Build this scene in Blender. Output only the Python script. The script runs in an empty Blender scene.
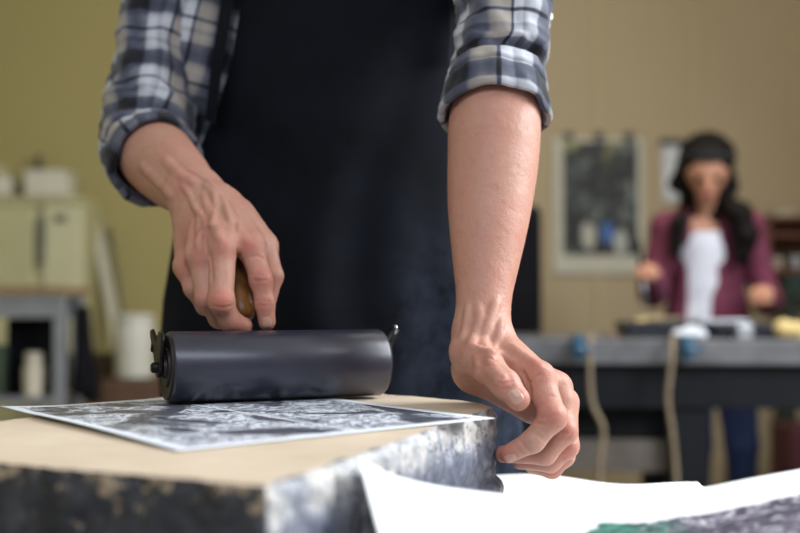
import bpy, bmesh, math, random
import numpy as np
from mathutils import Vector, Matrix, noise as mnoise
random.seed(7); rng = np.random.default_rng(7)
sc = bpy.context.scene
COL = sc.collection
# ------------------------------------------------------------------ camera
PITCH = math.radians(1.75); FPX = 1111.1; CAMZ = 1.0
cam_d = bpy.data.cameras.new('camera'); cam = bpy.data.objects.new('camera', cam_d); COL.objects.link(cam)
cam_d.lens = 50; cam_d.sensor_width = 36; cam_d.clip_start = 0.02
cam.location = (0, 0, CAMZ); cam.rotation_euler = (math.pi/2 + PITCH, 0, 0)
cam_d.dof.use_dof = True; cam_d.dof.focus_distance = 1.03; cam_d.dof.aperture_fstop = 3.0
sc.camera = cam
# ------------------------------------------------------------------ world and lights
w = bpy.data.worlds.new('world'); sc.world = w; w.use_nodes = True
w.node_tree.nodes['Background'].inputs[0].default_value = (0.93, 0.96, 1.0, 1)
w.node_tree.nodes['Background'].inputs[1].default_value = 0.17
def area(name, loc, target, sx, sy, power, color, spread=180):
    l = bpy.data.lights.new(name, 'AREA'); l.shape = 'RECTANGLE'; l.size = sx; l.size_y = sy
    l.energy = power; l.color = color; l.spread = math.radians(spread)
    o = bpy.data.objects.new(name, l); COL.objects.link(o); o.location = loc
    o.rotation_euler = (Vector(target)-Vector(loc)).to_track_quat('-Z', 'Y').to_euler()
    return o
area('window_light_right', (2.2, 1.35, 2.30), (0.1, 1.0, 0.9), 1.8, 1.3, 96, (0.90, 0.95, 1.0))
area('window_light_high', (-0.25, -0.9, 2.60), (-0.1, 1.2, 1.0), 2.8, 0.7, 26, (0.80, 0.88, 1.0))
area('fill_light_back', (0.6, 2.9, 2.95), (0.4, 4.6, 1.0), 2.4, 0.8, 26, (1.0, 0.93, 0.80))  # added fill for the woman's face and the back wall, no fixture modelled
sc.view_settings.view_transform = 'Standard'; sc.view_settings.look = 'None'
sc.view_settings.exposure = 0.5; sc.view_settings.gamma = 1.0; sc.view_settings.use_curve_mapping = False

# ------------------------------------------------------------------ helpers
CP, SP = math.cos(PITCH), math.sin(PITCH)
def P(px, py, D):
    dx, dz = (px-400)/FPX, (266.5-py)/FPX
    y = CP - dz*SP; z = SP + dz*CP
    k = D/y
    return Vector((dx*k, D, CAMZ + z*k))
def pA(*a): return np.array(P(*a), dtype=np.float64)

def base_of(parent):
    return Vector(parent['_base']) if parent is not None else Vector((0, 0, 0))
def link_mesh(name, me, mat, parent=None, base=None, smooth=True):
    """mesh given in world coordinates; moved so that its thing's base is its origin"""
    off = base_of(parent) if parent is not None else (Vector(base) if base is not None else Vector((0, 0, 0)))
    me.transform(Matrix.Translation(-off)); me.update()
    o = bpy.data.objects.new(name, me); COL.objects.link(o)
    if parent is not None: o.parent = parent
    else: o.location = off
    o['_base'] = tuple(off)
    for m in (mat if isinstance(mat, (list, tuple)) else [mat]): me.materials.append(m)
    if smooth:
        me.polygons.foreach_set('use_smooth', [True]*len(me.polygons))
    return o
def mesh_np(name, V, F):
    me = bpy.data.meshes.new(name)
    V = np.asarray(V, dtype=np.float32); F = np.asarray(F, dtype=np.int32)
    me.vertices.add(len(V)); me.vertices.foreach_set('co', V.ravel())
    k = F.shape[1]
    me.loops.add(F.size); me.loops.foreach_set('vertex_index', F.ravel())
    me.polygons.add(len(F)); me.polygons.foreach_set('loop_start', np.arange(0, F.size, k, dtype=np.int32))
    me.update(calc_edges=True); me.validate()
    return me
def bm_mesh(name, bm):
    me = bpy.data.meshes.new(name); bm.normal_update(); bm.to_mesh(me); bm.free(); return me
def thing(name, label, cat, loc, group=None):
    o = bpy.data.objects.new(name, None); COL.objects.link(o); o.location = loc
    o.empty_display_size = 0.05
    o['_base'] = tuple(loc); o['label'] = label; o['category'] = cat
    if group: o['group'] = group
    return o
def tag(o, label, cat, group=None):
    o['label'] = label; o['category'] = cat
    if group: o['group'] = group
    return o
def struct(o): o['kind'] = 'structure'; return o
def bm_box(bm, c, s, rot=None, bevel=0.0, seg=2):
    m = Matrix.Translation(Vector(c)) @ (rot.to_4x4() if rot is not None else Matrix()) @ Matrix.Diagonal((s[0], s[1], s[2], 1))
    r = bmesh.ops.create_cube(bm, size=1, matrix=m)
    if bevel > 0:
        es = list({e for v in r['verts'] for e in v.link_edges})
        bmesh.ops.bevel(bm, geom=es, offset=bevel, segments=seg, profile=0.5, affect='EDGES', clamp_overlap=True)
def box(name, c, s, mat, parent=None, rot=None, bevel=0.003, base=None):
    bm = bmesh.new(); bm_box(bm, c, s, rot, bevel)
    o = link_mesh(name, bm_mesh(name, bm), mat, parent, base if base is not None else (c if parent is None else None), smooth=False)
    return o
def bm_tube(bm, pts, rads, seg=16, cap=True, closed=False):
    """round tube along a polyline"""
    pts = [Vector(p) for p in pts]
    if not isinstance(rads, (list, tuple)): rads = [rads]*len(pts)
    prev = None; rings = []
    for i, p in enumerate(pts):
        a = pts[max(i-1, 0)]; b = pts[min(i+1, len(pts)-1)]
        t = (b-a).normalized()
        if prev is None:
            u = t.orthogonal().normalized()
        else:
            u = (prev - t*prev.dot(t)).normalized()
        prev = u; v = t.cross(u)
        rings.append([bm.verts.new(p + (u*math.cos(2*math.pi*k/seg) + v*math.sin(2*math.pi*k/seg))*rads[i]) for k in range(seg)])
    for i in range(len(rings)-1):
        for k in range(seg):
            bm.faces.new((rings[i][k], rings[i][(k+1) % seg], rings[i+1][(k+1) % seg], rings[i+1][k]))
    if cap:
        bm.faces.new(rings[0][::-1]); bm.faces.new(rings[-1])
def tube(name, pts, rads, mat, parent=None, seg=16, base=None):
    bm = bmesh.new(); bm_tube(bm, pts, rads, seg)
    return link_mesh(name, bm_mesh(name, bm), mat, parent, base if base is not None else (pts[0] if parent is None else None))
def lathe_along(name, a, b, prof, mat, parent=None, seg=48, base=None):
    """prof: list of (t along a->b in metres, radius)"""
    a = Vector(a); d = (Vector(b)-a).normalized()
    bm = bmesh.new()
    u = d.orthogonal().normalized(); v = d.cross(u); rings = []
    for t, r in prof:
        rings.append([bm.verts.new(a + d*t + (u*math.cos(2*math.pi*k/seg)+v*math.sin(2*math.pi*k/seg))*max(r, 1e-5)) for k in range(seg)])
    for i in range(len(rings)-1):
        for k in range(seg):
            bm.faces.new((rings[i][k], rings[i][(k+1) % seg], rings[i+1][(k+1) % seg], rings[i+1][k]))
    bm.faces.new(rings[0][::-1]); bm.faces.new(rings[-1])
    bmesh.ops.recalc_face_normals(bm, faces=bm.faces)
    return link_mesh(name, bm_mesh(name, bm), mat, parent, base if base is not None else (a if parent is None else None))
def autosmooth(o, ang=40):
    me = o.data; me.update()
    bm = bmesh.new(); bm.from_mesh(me)
    for e in bm.edges:
        e.smooth = not (len(e.link_faces) == 2 and e.calc_face_angle(0) > math.radians(ang))
    bm.to_mesh(me); bm.free()

# ------------------------------------------------------------------ materials
def new_mat(name, color=(0.5, 0.5, 0.5), rough=0.6, metal=0.0, spec=0.5):
    m = bpy.data.materials.new(name); m.use_nodes = True
    b = m.node_tree.nodes['Principled BSDF']
    b.inputs['Base Color'].default_value = (*color, 1); b.inputs['Roughness'].default_value = rough
    b.inputs['Metallic'].default_value = metal; b.inputs['Specular IOR Level'].default_value = spec
    return m
class NT:
    def __init__(s, m): s.m = m; s.t = m.node_tree; s.b = s.t.nodes['Principled BSDF']
    def n(s, typ, **kw):
        nd = s.t.nodes.new(typ)
        for k, v in kw.items():
            if k in nd.inputs: nd.inputs[k].default_value = v
            else: setattr(nd, k, v)
        return nd
    def l(s, a, b): s.t.links.new(a, b)
    def ramp(s, fac, stops, interp='LINEAR'):
        r = s.n('ShaderNodeValToRGB'); r.color_ramp.interpolation = interp
        e = r.color_ramp.elements
        while len(e) < len(stops): e.new(0.5)
        for el, (p, c) in zip(e, stops):
            el.position = p; el.color = (*c, 1) if len(c) == 3 else c
        s.l(fac, r.inputs[0]); return r.outputs[0]
    def mix(s, fac, a, b, typ='MIX'):
        n = s.n('ShaderNodeMix', data_type='RGBA', blend_type=typ)
        for sock, v in ((n.inputs[0], fac), (n.inputs[6], a), (n.inputs[7], b)):
            if hasattr(v, 'is_output'): s.l(v, sock)
            elif isinstance(v, (int, float)): sock.default_value = v
            else: sock.default_value = (*v, 1)
        return n.outputs[2]
    def math(s, op, a, b=None, c=None):
        n = s.n('ShaderNodeMath', operation=op)
        for i, v in enumerate((a, b, c)):
            if v is None: continue
            if hasattr(v, 'is_output'): s.l(v, n.inputs[i])
            else: n.inputs[i].default_value = v
        return n.outputs[0]
    def noise(s, scale, detail=3, rough=0.5, vec=None, dist=0.0):
        n = s.n('ShaderNodeTexNoise'); n.inputs['Scale'].default_value = scale
        n.inputs['Detail'].default_value = detail; n.inputs['Roughness'].default_value = rough
        n.inputs['Distortion'].default_value = dist
        if vec is None: vec = s.obj()
        s.l(vec, n.inputs['Vector']); return n.outputs['Fac']
    def obj(s): return s.n('ShaderNodeTexCoord').outputs['Object']
    def attr(s, name): return s.n('ShaderNodeAttribute', attribute_name=name)
    def bump(s, h, strength=0.3, dist=0.002, prev=None):
        n = s.n('ShaderNodeBump'); n.inputs['Strength'].default_value = strength; n.inputs['Distance'].default_value = dist
        s.l(h, n.inputs['Height'])
        if prev is not None: s.l(prev, n.inputs['Normal'])
        return n.outputs[0]
def simple(name, color, rough=0.6, metal=0.0, var=0.15, scale=12, bump=0.0, spec=0.5):
    m = new_mat(name, color, rough, metal, spec); t = NT(m)
    f = t.noise(scale, 4)
    dark = tuple(c*(1-var) for c in color); light = tuple(min(1, c*(1+var)) for c in color)
    t.l(t.ramp(f, [(0.3, dark), (0.7, light)]), t.b.inputs['Base Color'])
    if bump: t.l(t.bump(t.noise(scale*6, 4), bump, 0.003), t.b.inputs['Normal'])
    return m

def skin_mat(name, c_base, c_red, c_dark):
    m = new_mat(name, c_base, 0.5, spec=0.35); t = NT(m)
    a = t.attr('ruddy').outputs['Fac']
    n1 = t.noise(22, 4, 0.6); n2 = t.noise(140, 3, 0.6); n3 = t.noise(60, 4, 0.65)
    c = t.mix(t.math('MULTIPLY', t.ramp(n1, [(0.35, (0, 0, 0)), (0.7, (1, 1, 1))]), 0.40), c_base, c_red)
    c = t.mix(t.math('MULTIPLY', t.ramp(n2, [(0.52, (0, 0, 0)), (0.75, (1, 1, 1))]), 0.20), c, c_dark)
    c = t.mix(t.math('MINIMUM', a, 0.85), c, c_red)
    d = t.attr('stain').outputs['Fac']
    c = t.mix(t.math('MULTIPLY', d, t.ramp(n3, [(0.3, (0.3,)*3), (0.7, (1, 1, 1))])), c, (0.20, 0.10, 0.075))
    t.l(c, t.b.inputs['Base Color'])
    t.l(t.ramp(n3, [(0.3, (0.42,)*3), (0.7, (0.60,)*3)]), t.b.inputs['Roughness'])
    b = t.bump(t.noise(60, 5, 0.65), 0.45, 0.003)
    b = t.bump(t.noise(240, 4, 0.7, dist=1.5), 0.18, 0.0009, b)
    vor = t.n('ShaderNodeTexVoronoi'); vor.inputs['Scale'].default_value = 620; t.l(t.obj(), vor.inputs['Vector'])
    b = t.bump(vor.outputs['Distance'], 0.22, 0.0006, b)
    t.l(b, t.b.inputs['Normal'])
    t.b.inputs['Subsurface Weight'].default_value = 0.12
    t.b.inputs['Subsurface Radius'].default_value = (0.006, 0.002, 0.001)
    t.b.inputs['Subsurface Scale'].default_value = 1.0
    return m
M_skin = skin_mat('skin', (0.51, 0.275, 0.20), (0.50, 0.155, 0.115), (0.25, 0.105, 0.075))
M_skin2 = skin_mat('tan_skin', (0.60, 0.31, 0.20), (0.55, 0.21, 0.14), (0.28, 0.13, 0.09))
M_nail = simple('nail', (0.56, 0.31, 0.24), 0.25, var=0.06, scale=90)
def plaid_mat(name, dark=(0.006, 0.0065, 0.011), mid=(0.080, 0.086, 0.125), light=(0.64, 0.65, 0.70), tan=(0.36, 0.295, 0.215)):
    m = new_mat(name, light, 0.85, spec=0.2); t = NT(m)
    sep = t.n('ShaderNodeSeparateXYZ'); t.l(t.attr('cloth').outputs['Vector'], sep.inputs[0])
    def band(v, per, ph):
        f = t.math('FRACT', t.math('ADD', t.math('DIVIDE', v, per), ph))
        g = t.ramp(f, [(0.0, (0.9,)*3), (0.10, (1,)*3), (0.27, (0.80,)*3), (0.30, (0.22,)*3), (0.40, (0.06,)*3), (0.50, (0.40,)*3), (0.53, (0.0,)*3), (0.645, (0.05,)*3), (0.665, (1,)*3), (0.69, (1,)*3), (0.71, (0.05,)*3), (0.86, (0.0,)*3), (0.95, (0.3,)*3), (1.0, (0.9,)*3)], 'LINEAR')
        k = t.ramp(f, [(0.0, (0,)*3), (0.70, (1,)*3), (0.99, (0,)*3)], 'CONSTANT')
        return g, k
    gx, kx = band(sep.outputs[0], 0.090, 0.22); gy, ky = band(sep.outputs[1], 0.084, 0.3)
    s = t.math('MULTIPLY', t.math('ADD', gx, gy), 0.5)
    lt = t.mix(t.math('MULTIPLY', kx, 0.75), light, tan)
    c = t.mix(t.ramp(s, [(0.0, (0,)*3), (0.5, (1,)*3)]), lt, mid)
    c = t.mix(t.ramp(s, [(0.5, (0,)*3), (0.85, (1,)*3)]), c, dark)
    wv = t.noise(900, 2)
    c = t.mix(t.math('MULTIPLY', wv, 0.22), c, (0.05, 0.05, 0.065), 'MIX')
    t.l(c, t.b.inputs['Base Color'])
    t.l(t.bump(t.noise(120, 4), 0.35, 0.002), t.b.inputs['Normal'])
    t.b.inputs['Sheen Weight'].default_value = 0.15
    return m
M_plaid = plaid_mat('plaid_cotton')
def apron_material():
    m = new_mat('apron_cloth', (0.008, 0.009, 0.014), 0.8, spec=0.12); t = NT(m)
    f = t.noise(9, 5, 0.6)
    c = t.ramp(f, [(0.35, (0.0035, 0.004, 0.006)), (0.75, (0.008, 0.010, 0.017))])
    sp = t.n('ShaderNodeSeparateXYZ'); t.l(t.obj(), sp.inputs[0])     # bluish light low at one side painted into the cloth, with ink smudges
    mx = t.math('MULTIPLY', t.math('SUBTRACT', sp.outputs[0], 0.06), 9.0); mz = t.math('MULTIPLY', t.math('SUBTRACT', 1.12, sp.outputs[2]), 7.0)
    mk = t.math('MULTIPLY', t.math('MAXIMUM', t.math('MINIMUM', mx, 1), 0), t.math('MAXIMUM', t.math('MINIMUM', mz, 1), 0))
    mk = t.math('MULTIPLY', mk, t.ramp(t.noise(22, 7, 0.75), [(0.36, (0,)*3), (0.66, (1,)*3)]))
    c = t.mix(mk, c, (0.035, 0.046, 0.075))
    t.l(c, t.b.inputs['Base Color'])
    t.l(t.bump(t.noise(300, 3), 0.3, 0.001), t.b.inputs['Normal'])
    t.b.inputs['Sheen Weight'].default_value = 0.02
    t.b.inputs['Sheen Tint'].default_value = (0.5, 0.65, 1, 1)
    return m
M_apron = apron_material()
M_denim = simple('denim', (0.035, 0.055, 0.115), 0.85, var=0.35, scale=30, bump=0.3)
M_hair = simple('dark_hair', (0.006, 0.0045, 0.004), 0.6, var=0.3, scale=60, spec=0.15)
M_brownhair = simple('brown_hair', (0.05, 0.028, 0.015), 0.5, var=0.3, scale=60)
M_leather = simple('shoe_leather', (0.03, 0.022, 0.018), 0.5, var=0.2)
M_eye = simple('eye_white', (0.8, 0.78, 0.75), 0.2, var=0.03); M_iris = simple('iris', (0.03, 0.018, 0.01), 0.2, var=0.1)
M_lip = simple('lip', (0.38, 0.12, 0.10), 0.4, var=0.1)

# ------------------------------------------------------------------ signed-distance modelling
def smin(a, b, k):
    h = np.maximum(k-np.abs(a-b), 0)/k
    return np.minimum(a, b)-h*h*k*0.25
def A(v): return np.asarray(v, dtype=np.float64)
class Cone:
    """tapered capsule; n, s: flattened by s along direction n"""
    def __init__(c, a, b, ra, rb, n=None, s=1.0):
        c.a, c.b, c.ra, c.rb, c.s = A(a), A(b), ra, rb, s
        c.n = None if n is None else A(n)/np.linalg.norm(A(n))
    def box(c):
        r = max(c.ra, c.rb)*max(1, c.s)
        return np.minimum(c.a, c.b)-r, np.maximum(c.a, c.b)+r
    def d(c, X, Y, Z):
        ab = c.b-c.a; L = float(ab @ ab)+1e-12
        px, py, pz = X-c.a[0], Y-c.a[1], Z-c.a[2]
        t = np.clip((px*ab[0]+py*ab[1]+pz*ab[2])/L, 0, 1)
        px = px-t*ab[0]; py = py-t*ab[1]; pz = pz-t*ab[2]
        q = px*px+py*py+pz*pz
        if c.n is not None:
            pn = px*c.n[0]+py*c.n[1]+pz*c.n[2]
            q = q+pn*pn*(1/(c.s*c.s)-1)
        return np.sqrt(q)-(c.ra+t*(c.rb-c.ra))
class Grid:
    def __init__(g, lo, hi, h):
        g.lo, g.h = A(lo), h
        n = np.ceil((A(hi)-g.lo)/h).astype(int)+1
        g.ax = [(g.lo[i]+h*np.arange(n[i])).astype(np.float32) for i in range(3)]
        g.n = n; g.F = np.full(tuple(n), 9.0, np.float32)
    def sl(g, lo, hi):
        a = np.clip(np.floor((A(lo)-g.lo)/g.h).astype(int), 0, g.n-1)
        b = np.clip(np.ceil((A(hi)-g.lo)/g.h).astype(int)+1, 0, g.n)
        s = tuple(slice(int(a[i]), int(max(b[i], a[i]))) for i in range(3))
        return s, g.ax[0][s[0]][:, None, None], g.ax[1][s[1]][None, :, None], g.ax[2][s[2]][None, None, :]
    def add(g, prims, k, F=None):
        F = g.F if F is None else F
        for p in prims:
            lo, hi = p.box(); pad = k+3*g.h
            s, X, Y, Z = g.sl(lo-pad, hi+pad)
            F[s] = smin(F[s], p.d(X, Y, Z).astype(np.float32), k)
        return F
    def blend(g, groups, k, kf=0.0012):
        """each group joins the base smoothly, groups stay apart from each other"""
        base = g.F.copy(); out = g.F
        for prims, kk in groups:
            T = np.full_like(base, 9.0); g.add(prims, kk, T)
            lo = np.min([p.box()[0] for p in prims], axis=0)-0.02; hi = np.max([p.box()[1] for p in prims], axis=0)+0.02
            s, _, _, _ = g.sl(lo, hi)
            out[s] = smin(out[s], smin(base[s], T[s], k), kf)
        g.F = out
    def carve(g, prims, k):
        for p in prims:
            lo, hi = p.box(); s, X, Y, Z = g.sl(lo-k-3*g.h, hi+k+3*g.h)
            g.F[s] = -smin(-g.F[s], p.d(X, Y, Z).astype(np.float32), k)
    def val(g, p):
        q = (A(p)-g.lo)/g.h; i = np.floor(q).astype(int)
        if (i < 0).any() or (i >= g.n-1).any(): return 9.0
        f = q-i; c = g.F[i[0]:i[0]+2, i[1]:i[1]+2, i[2]:i[2]+2].astype(float)
        c = c[0]*(1-f[0])+c[1]*f[0]; c = c[0]*(1-f[1])+c[1]*f[1]; return c[0]*(1-f[2])+c[1]*f[2]
    def grad(g, p):
        e = g.h; v = A([g.val(A(p)+e*d)-g.val(A(p)-e*d) for d in np.eye(3)])
        return v/(np.linalg.norm(v)+1e-9)
    def seen(g, px, py):
        """surface point of the limb along the direction of sight"""
        D = g.ax[1][0]; prev = None
        while D < g.ax[1][-1]:
            p = pA(px, py, D); v = g.val(p)
            if v < 0: return p if prev is None else (p+prev)/2
            prev = p; D += g.h*0.5
        return None
    def line(g, pts, step=0.0025):
        out = []
        for (x0, y0), (x1, y1) in zip(pts[:-1], pts[1:]):
            n = max(2, int(math.hypot(x1-x0, y1-y0)/2.5))
            for i in range(n):
                h = g.seen(x0+(x1-x0)*i/n, y0+(y1-y0)*i/n)
                if h is not None: out.append(h)
        h = g.seen(*pts[-1]);
        if h is not None: out.append(h)
        return out
    def ridge(g, pts, r, height, k=None):
        L = g.line(pts); C = [p-g.grad(p)*(r-height) for p in L]
        n = len(C)
        prims = []
        for i in range(n-1):
            if np.linalg.norm(C[i+1]-C[i]) > 0.012: continue
            f0 = min(1, 0.35+4*min(i, n-1-i)/max(1, n)); f1 = min(1, 0.35+4*min(i+1, n-2-i)/max(1, n))
            off0 = (1-f0)*height; off1 = (1-f1)*height
            prims.append(Cone(C[i]-g.grad(L[i])*off0, C[i+1]-g.grad(L[i+1])*off1, r, r))
        g.add(prims, k or r*1.3)
    def groove(g, pts, r, depth, k=None):
        L = g.line(pts); C = [p+g.grad(p)*(r-depth) for p in L]
        g.carve([Cone(C[i], C[i+1], r, r) for i in range(len(C)-1) if np.linalg.norm(C[i+1]-C[i]) < 0.012], k or r*1.2)
    def mesh(g):
        F = g.F; S = F < 0; nx, ny, nz = F.shape
        cnt = np.zeros((nx-1, ny-1, nz-1), np.int8)
        offs = [(i, j, k) for i in (0, 1) for j in (0, 1) for k in (0, 1)]
        for i, j, k in offs: cnt += S[i:nx-1+i, j:ny-1+j, k:nz-1+k]
        act = (cnt > 0) & (cnt < 8); I = np.argwhere(act)
        idx = np.full(act.shape, -1, np.int32); idx[act] = np.arange(len(I))
        vals = {o: F[I[:, 0]+o[0], I[:, 1]+o[1], I[:, 2]+o[2]] for o in offs}
        acc = np.zeros((len(I), 3)); num = np.zeros(len(I))
        for o in offs:
            for ax in range(3):
                if o[ax]: continue
                q = list(o); q[ax] = 1; q = tuple(q)
                a, b = vals[o], vals[q]; m = (a < 0) != (b < 0)
                t = np.where(m, a/np.where(a == b, 1, a-b), 0)
                pt = np.tile(A(o), (len(I), 1)); pt[:, ax] = t
                acc += pt*m[:, None]; num += m
        V = g.lo+(I+acc/num[:, None])*g.h
        faces = []
        for ax in range(3):
            a = [slice(None)]*3; b = [slice(None)]*3; a[ax] = slice(0, -1); b[ax] = slice(1, None)
            s0, s1 = S[tuple(a)], S[tuple(b)]
            E = np.argwhere(s0 != s1)
            u, v = (ax+1) % 3, (ax+2) % 3
            ok = (E[:, u] > 0) & (E[:, v] > 0) & (E[:, u] < F.shape[u]-1) & (E[:, v] < F.shape[v]-1)
            E = E[ok]; flip = s1[tuple(E.T)]
            def cell(du, dv):
                c = E.copy(); c[:, u] -= du; c[:, v] -= dv; return idx[tuple(c.T)]
            q = np.stack([cell(1, 1), cell(0, 1), cell(0, 0), cell(1, 0)], 1)
            q[flip] = q[flip][:, ::-1]; faces.append(q)
        return V, np.concatenate(faces)
def sdf_mesh(prims, k, h, pad=0.02):
    lo = np.min([p.box()[0] for p in prims], 0)-pad; hi = np.max([p.box()[1] for p in prims], 0)+pad
    g = Grid(lo, hi, h); g.add(prims, k); return g
def chain(pts, rads, **kw): return [Cone(pts[i], pts[i+1], rads[i], rads[i+1], **kw) for i in range(len(pts)-1)]
def dense(pts, rads, n=48, **kw):
    V_ = [(Vector(p), r) for p, r in zip(pts, rads)]
    m = len(pts)-1; out = []
    def sp(p0, p1, p2, p3, f): return 0.5*((2*p1)+(p2-p0)*f+(2*p0-5*p1+4*p2-p3)*f*f+(3*p1-p0-3*p2+p3)*f**3)
    for i in range(n+1):
        t = i/n*m; k = min(int(t), m-1); f = t-k
        q = [V_[max(k-1, 0)], V_[k], V_[k+1], V_[min(k+2, m)]]
        out.append((sp(*[a[0] for a in q], f), sp(*[a[1] for a in q], f)))
    return [Cone(out[i][0], out[i+1][0], out[i][1], out[i+1][1], **kw) for i in range(n)]
def set_attr(me, name, vals, typ='FLOAT'):
    a = me.attributes.new(name, typ, 'POINT')
    a.data.foreach_set('value' if typ == 'FLOAT' else 'vector', np.asarray(vals, np.float32).ravel())
def nail(g, name, px, py, along, size, mat, parent):
    """small curved plate on the finger surface seen at this spot; along = finger direction"""
    c = g.seen(px, py)
    if c is None: return
    n = g.grad(c); a = A(along); a = a-n*(a @ n); a /= np.linalg.norm(a); b = np.cross(n, a)
    bm = bmesh.new(); NU, NV = 12, 12; rows = []
    for i in range(NU+1):
        u = -1+2*i/NU; row = []
        for j in range(NV+1):
            v = -1+2*j/NV
            wv = math.sqrt(max(0, 1-0.55*u*u)) if u < 0 else math.sqrt(max(0, 1-0.35*u**4))
            p = c+a*u*size[0]+b*v*size[1]*wv
            for _ in range(3):
                d = g.val(p); p = p-g.grad(p)*d
            rim = max(abs(u), abs(v))
            row.append(bm.verts.new(p+g.grad(p)*(0.0006*(1-rim**6)-0.00012)))
        rows.append(row)
    for i in range(NU):
        for j in range(NV):
            bm.faces.new((rows[i][j], rows[i+1][j], rows[i+1][j+1], rows[i][j+1]))
    bmesh.ops.recalc_face_normals(bm, faces=bm.faces)
    return link_mesh(name, bm_mesh(name, bm), mat, parent)

# ================================================================== THE ROOM
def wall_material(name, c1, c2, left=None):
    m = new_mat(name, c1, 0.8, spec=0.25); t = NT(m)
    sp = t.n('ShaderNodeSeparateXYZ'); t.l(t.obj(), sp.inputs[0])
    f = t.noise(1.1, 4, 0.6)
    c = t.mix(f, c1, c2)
    if left is not None:   # base colour turns yellower left of the split
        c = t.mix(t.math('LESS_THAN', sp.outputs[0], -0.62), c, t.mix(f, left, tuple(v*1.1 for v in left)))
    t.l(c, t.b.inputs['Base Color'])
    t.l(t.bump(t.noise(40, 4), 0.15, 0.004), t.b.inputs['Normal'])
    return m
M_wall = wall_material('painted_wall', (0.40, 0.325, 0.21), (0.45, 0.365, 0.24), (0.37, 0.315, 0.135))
M_wall_l = wall_material('yellow_wall', (0.34, 0.30, 0.13), (0.38, 0.33, 0.15))
M_ceil = simple('ceiling_paint', (0.72, 0.70, 0.64), 0.9, var=0.04)
M_floor = simple('concrete_floor', (0.26, 0.235, 0.20), 0.6, var=0.2, scale=4, bump=0.1)
WX0, WX1, WY0, WY1, WH = -2.45, 2.75, -1.6, 5.3, 3.1
struct(box('floor', ((WX0+WX1)/2, (WY0+WY1)/2, -0.05), (WX1-WX0+.2, WY1-WY0+.2, 0.1), M_floor, bevel=0))
struct(box('ceiling', ((WX0+WX1)/2, (WY0+WY1)/2, WH+0.05), (WX1-WX0+.2, WY1-WY0+.2, 0.1), M_ceil, bevel=0))
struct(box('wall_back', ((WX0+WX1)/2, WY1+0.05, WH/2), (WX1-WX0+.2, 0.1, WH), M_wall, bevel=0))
struct(box('wall_left', (WX0-0.05, (WY0+WY1)/2, WH/2), (0.1, WY1-WY0, WH), M_wall_l, bevel=0))
struct(box('wall_right', (WX1+0.05, (WY0+WY1)/2, WH/2), (0.1, WY1-WY0, WH), M_wall, bevel=0))
struct(box('baseboard_back', ((WX0+WX1)/2, WY1-0.01, 0.06), (WX1-WX0, 0.02, 0.12), simple('base_paint', (0.32, 0.27, 0.18), 0.6)))
# vertical cover strips on the panelled back wall
M_strip = simple('strip_paint', (0.44, 0.36, 0.22), 0.7, var=0.05)
for i, px in enumerate((598, 694, 797, -60)):
    struct(box('trim_%d' % (i+1), (P(px, 100, WY1-0.006).x, WY1-0.006, WH/2), (0.035, 0.012, WH-0.02), M_strip, bevel=0.002))

# ================================================================== WORK TABLE
def wood(name, c1, c2, scale=3.0, rough=0.6, stretch=(1, 12, 12)):
    m = new_mat(name, c1, rough, spec=0.35); t = NT(m)
    mp = t.n('ShaderNodeMapping'); mp.inputs['Scale'].default_value = stretch; t.l(t.obj(), mp.inputs[0])
    f = t.noise(scale, 6, 0.6, vec=mp.outputs[0], dist=0.4)
    t.l(t.ramp(f, [(0.3, c1), (0.7, c2)]), t.b.inputs['Base Color'])
    t.l(t.bump(f, 0.2, 0.002), t.b.inputs['Normal']); return m
M_grey_wood = wood('grey_worn_wood', (0.22, 0.205, 0.19), (0.38, 0.36, 0.34))
M_table_steel = simple('table_steel', (0.16, 0.165, 0.18), 0.5, 0.5, var=0.2)
TB = thing('work_table', 'grey worn work table carrying the stone block and the white sheets', 'table', (0.1, 0.8, 0))
def tby(x): return 1.25-0.133*x
bm = bmesh.new()
out = [(-0.75, 0.38), (1.0, 0.38), (1.0, tby(1.0)), (-0.75, tby(-0.75))]
lo = [bm.verts.new((x, y, 0.765)) for x, y in out]; hi = [bm.verts.new((x, y, 0.7995)) for x, y in out]
bm.faces.new(lo[::-1]); bm.faces.new(hi)
for i in range(4): bm.faces.new((lo[i], lo[(i+1) % 4], hi[(i+1) % 4], hi[i]))
bmesh.ops.bevel(bm, geom=list(bm.edges), offset=0.004, segments=2, profile=0.5, affect='EDGES')
link_mesh('tabletop', bm_mesh('tabletop', bm), M_grey_wood, TB, smooth=False)
for x, y in ((-0.69, 0.44), (0.94, 0.44), (0.94, 1.05), (-0.69, 1.25)):
    box('leg', (x, y, 0.3825), (0.06, 0.06, 0.765), M_table_steel, TB, bevel=0.004)
box('rail', (0.125, 0.44, 0.71), (1.5, 0.04, 0.1), M_table_steel, TB)
for x in (-0.69, 0.94): box('rail', (x, 0.78, 0.71), (0.04, 0.6, 0.1), M_table_steel, TB)

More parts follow.
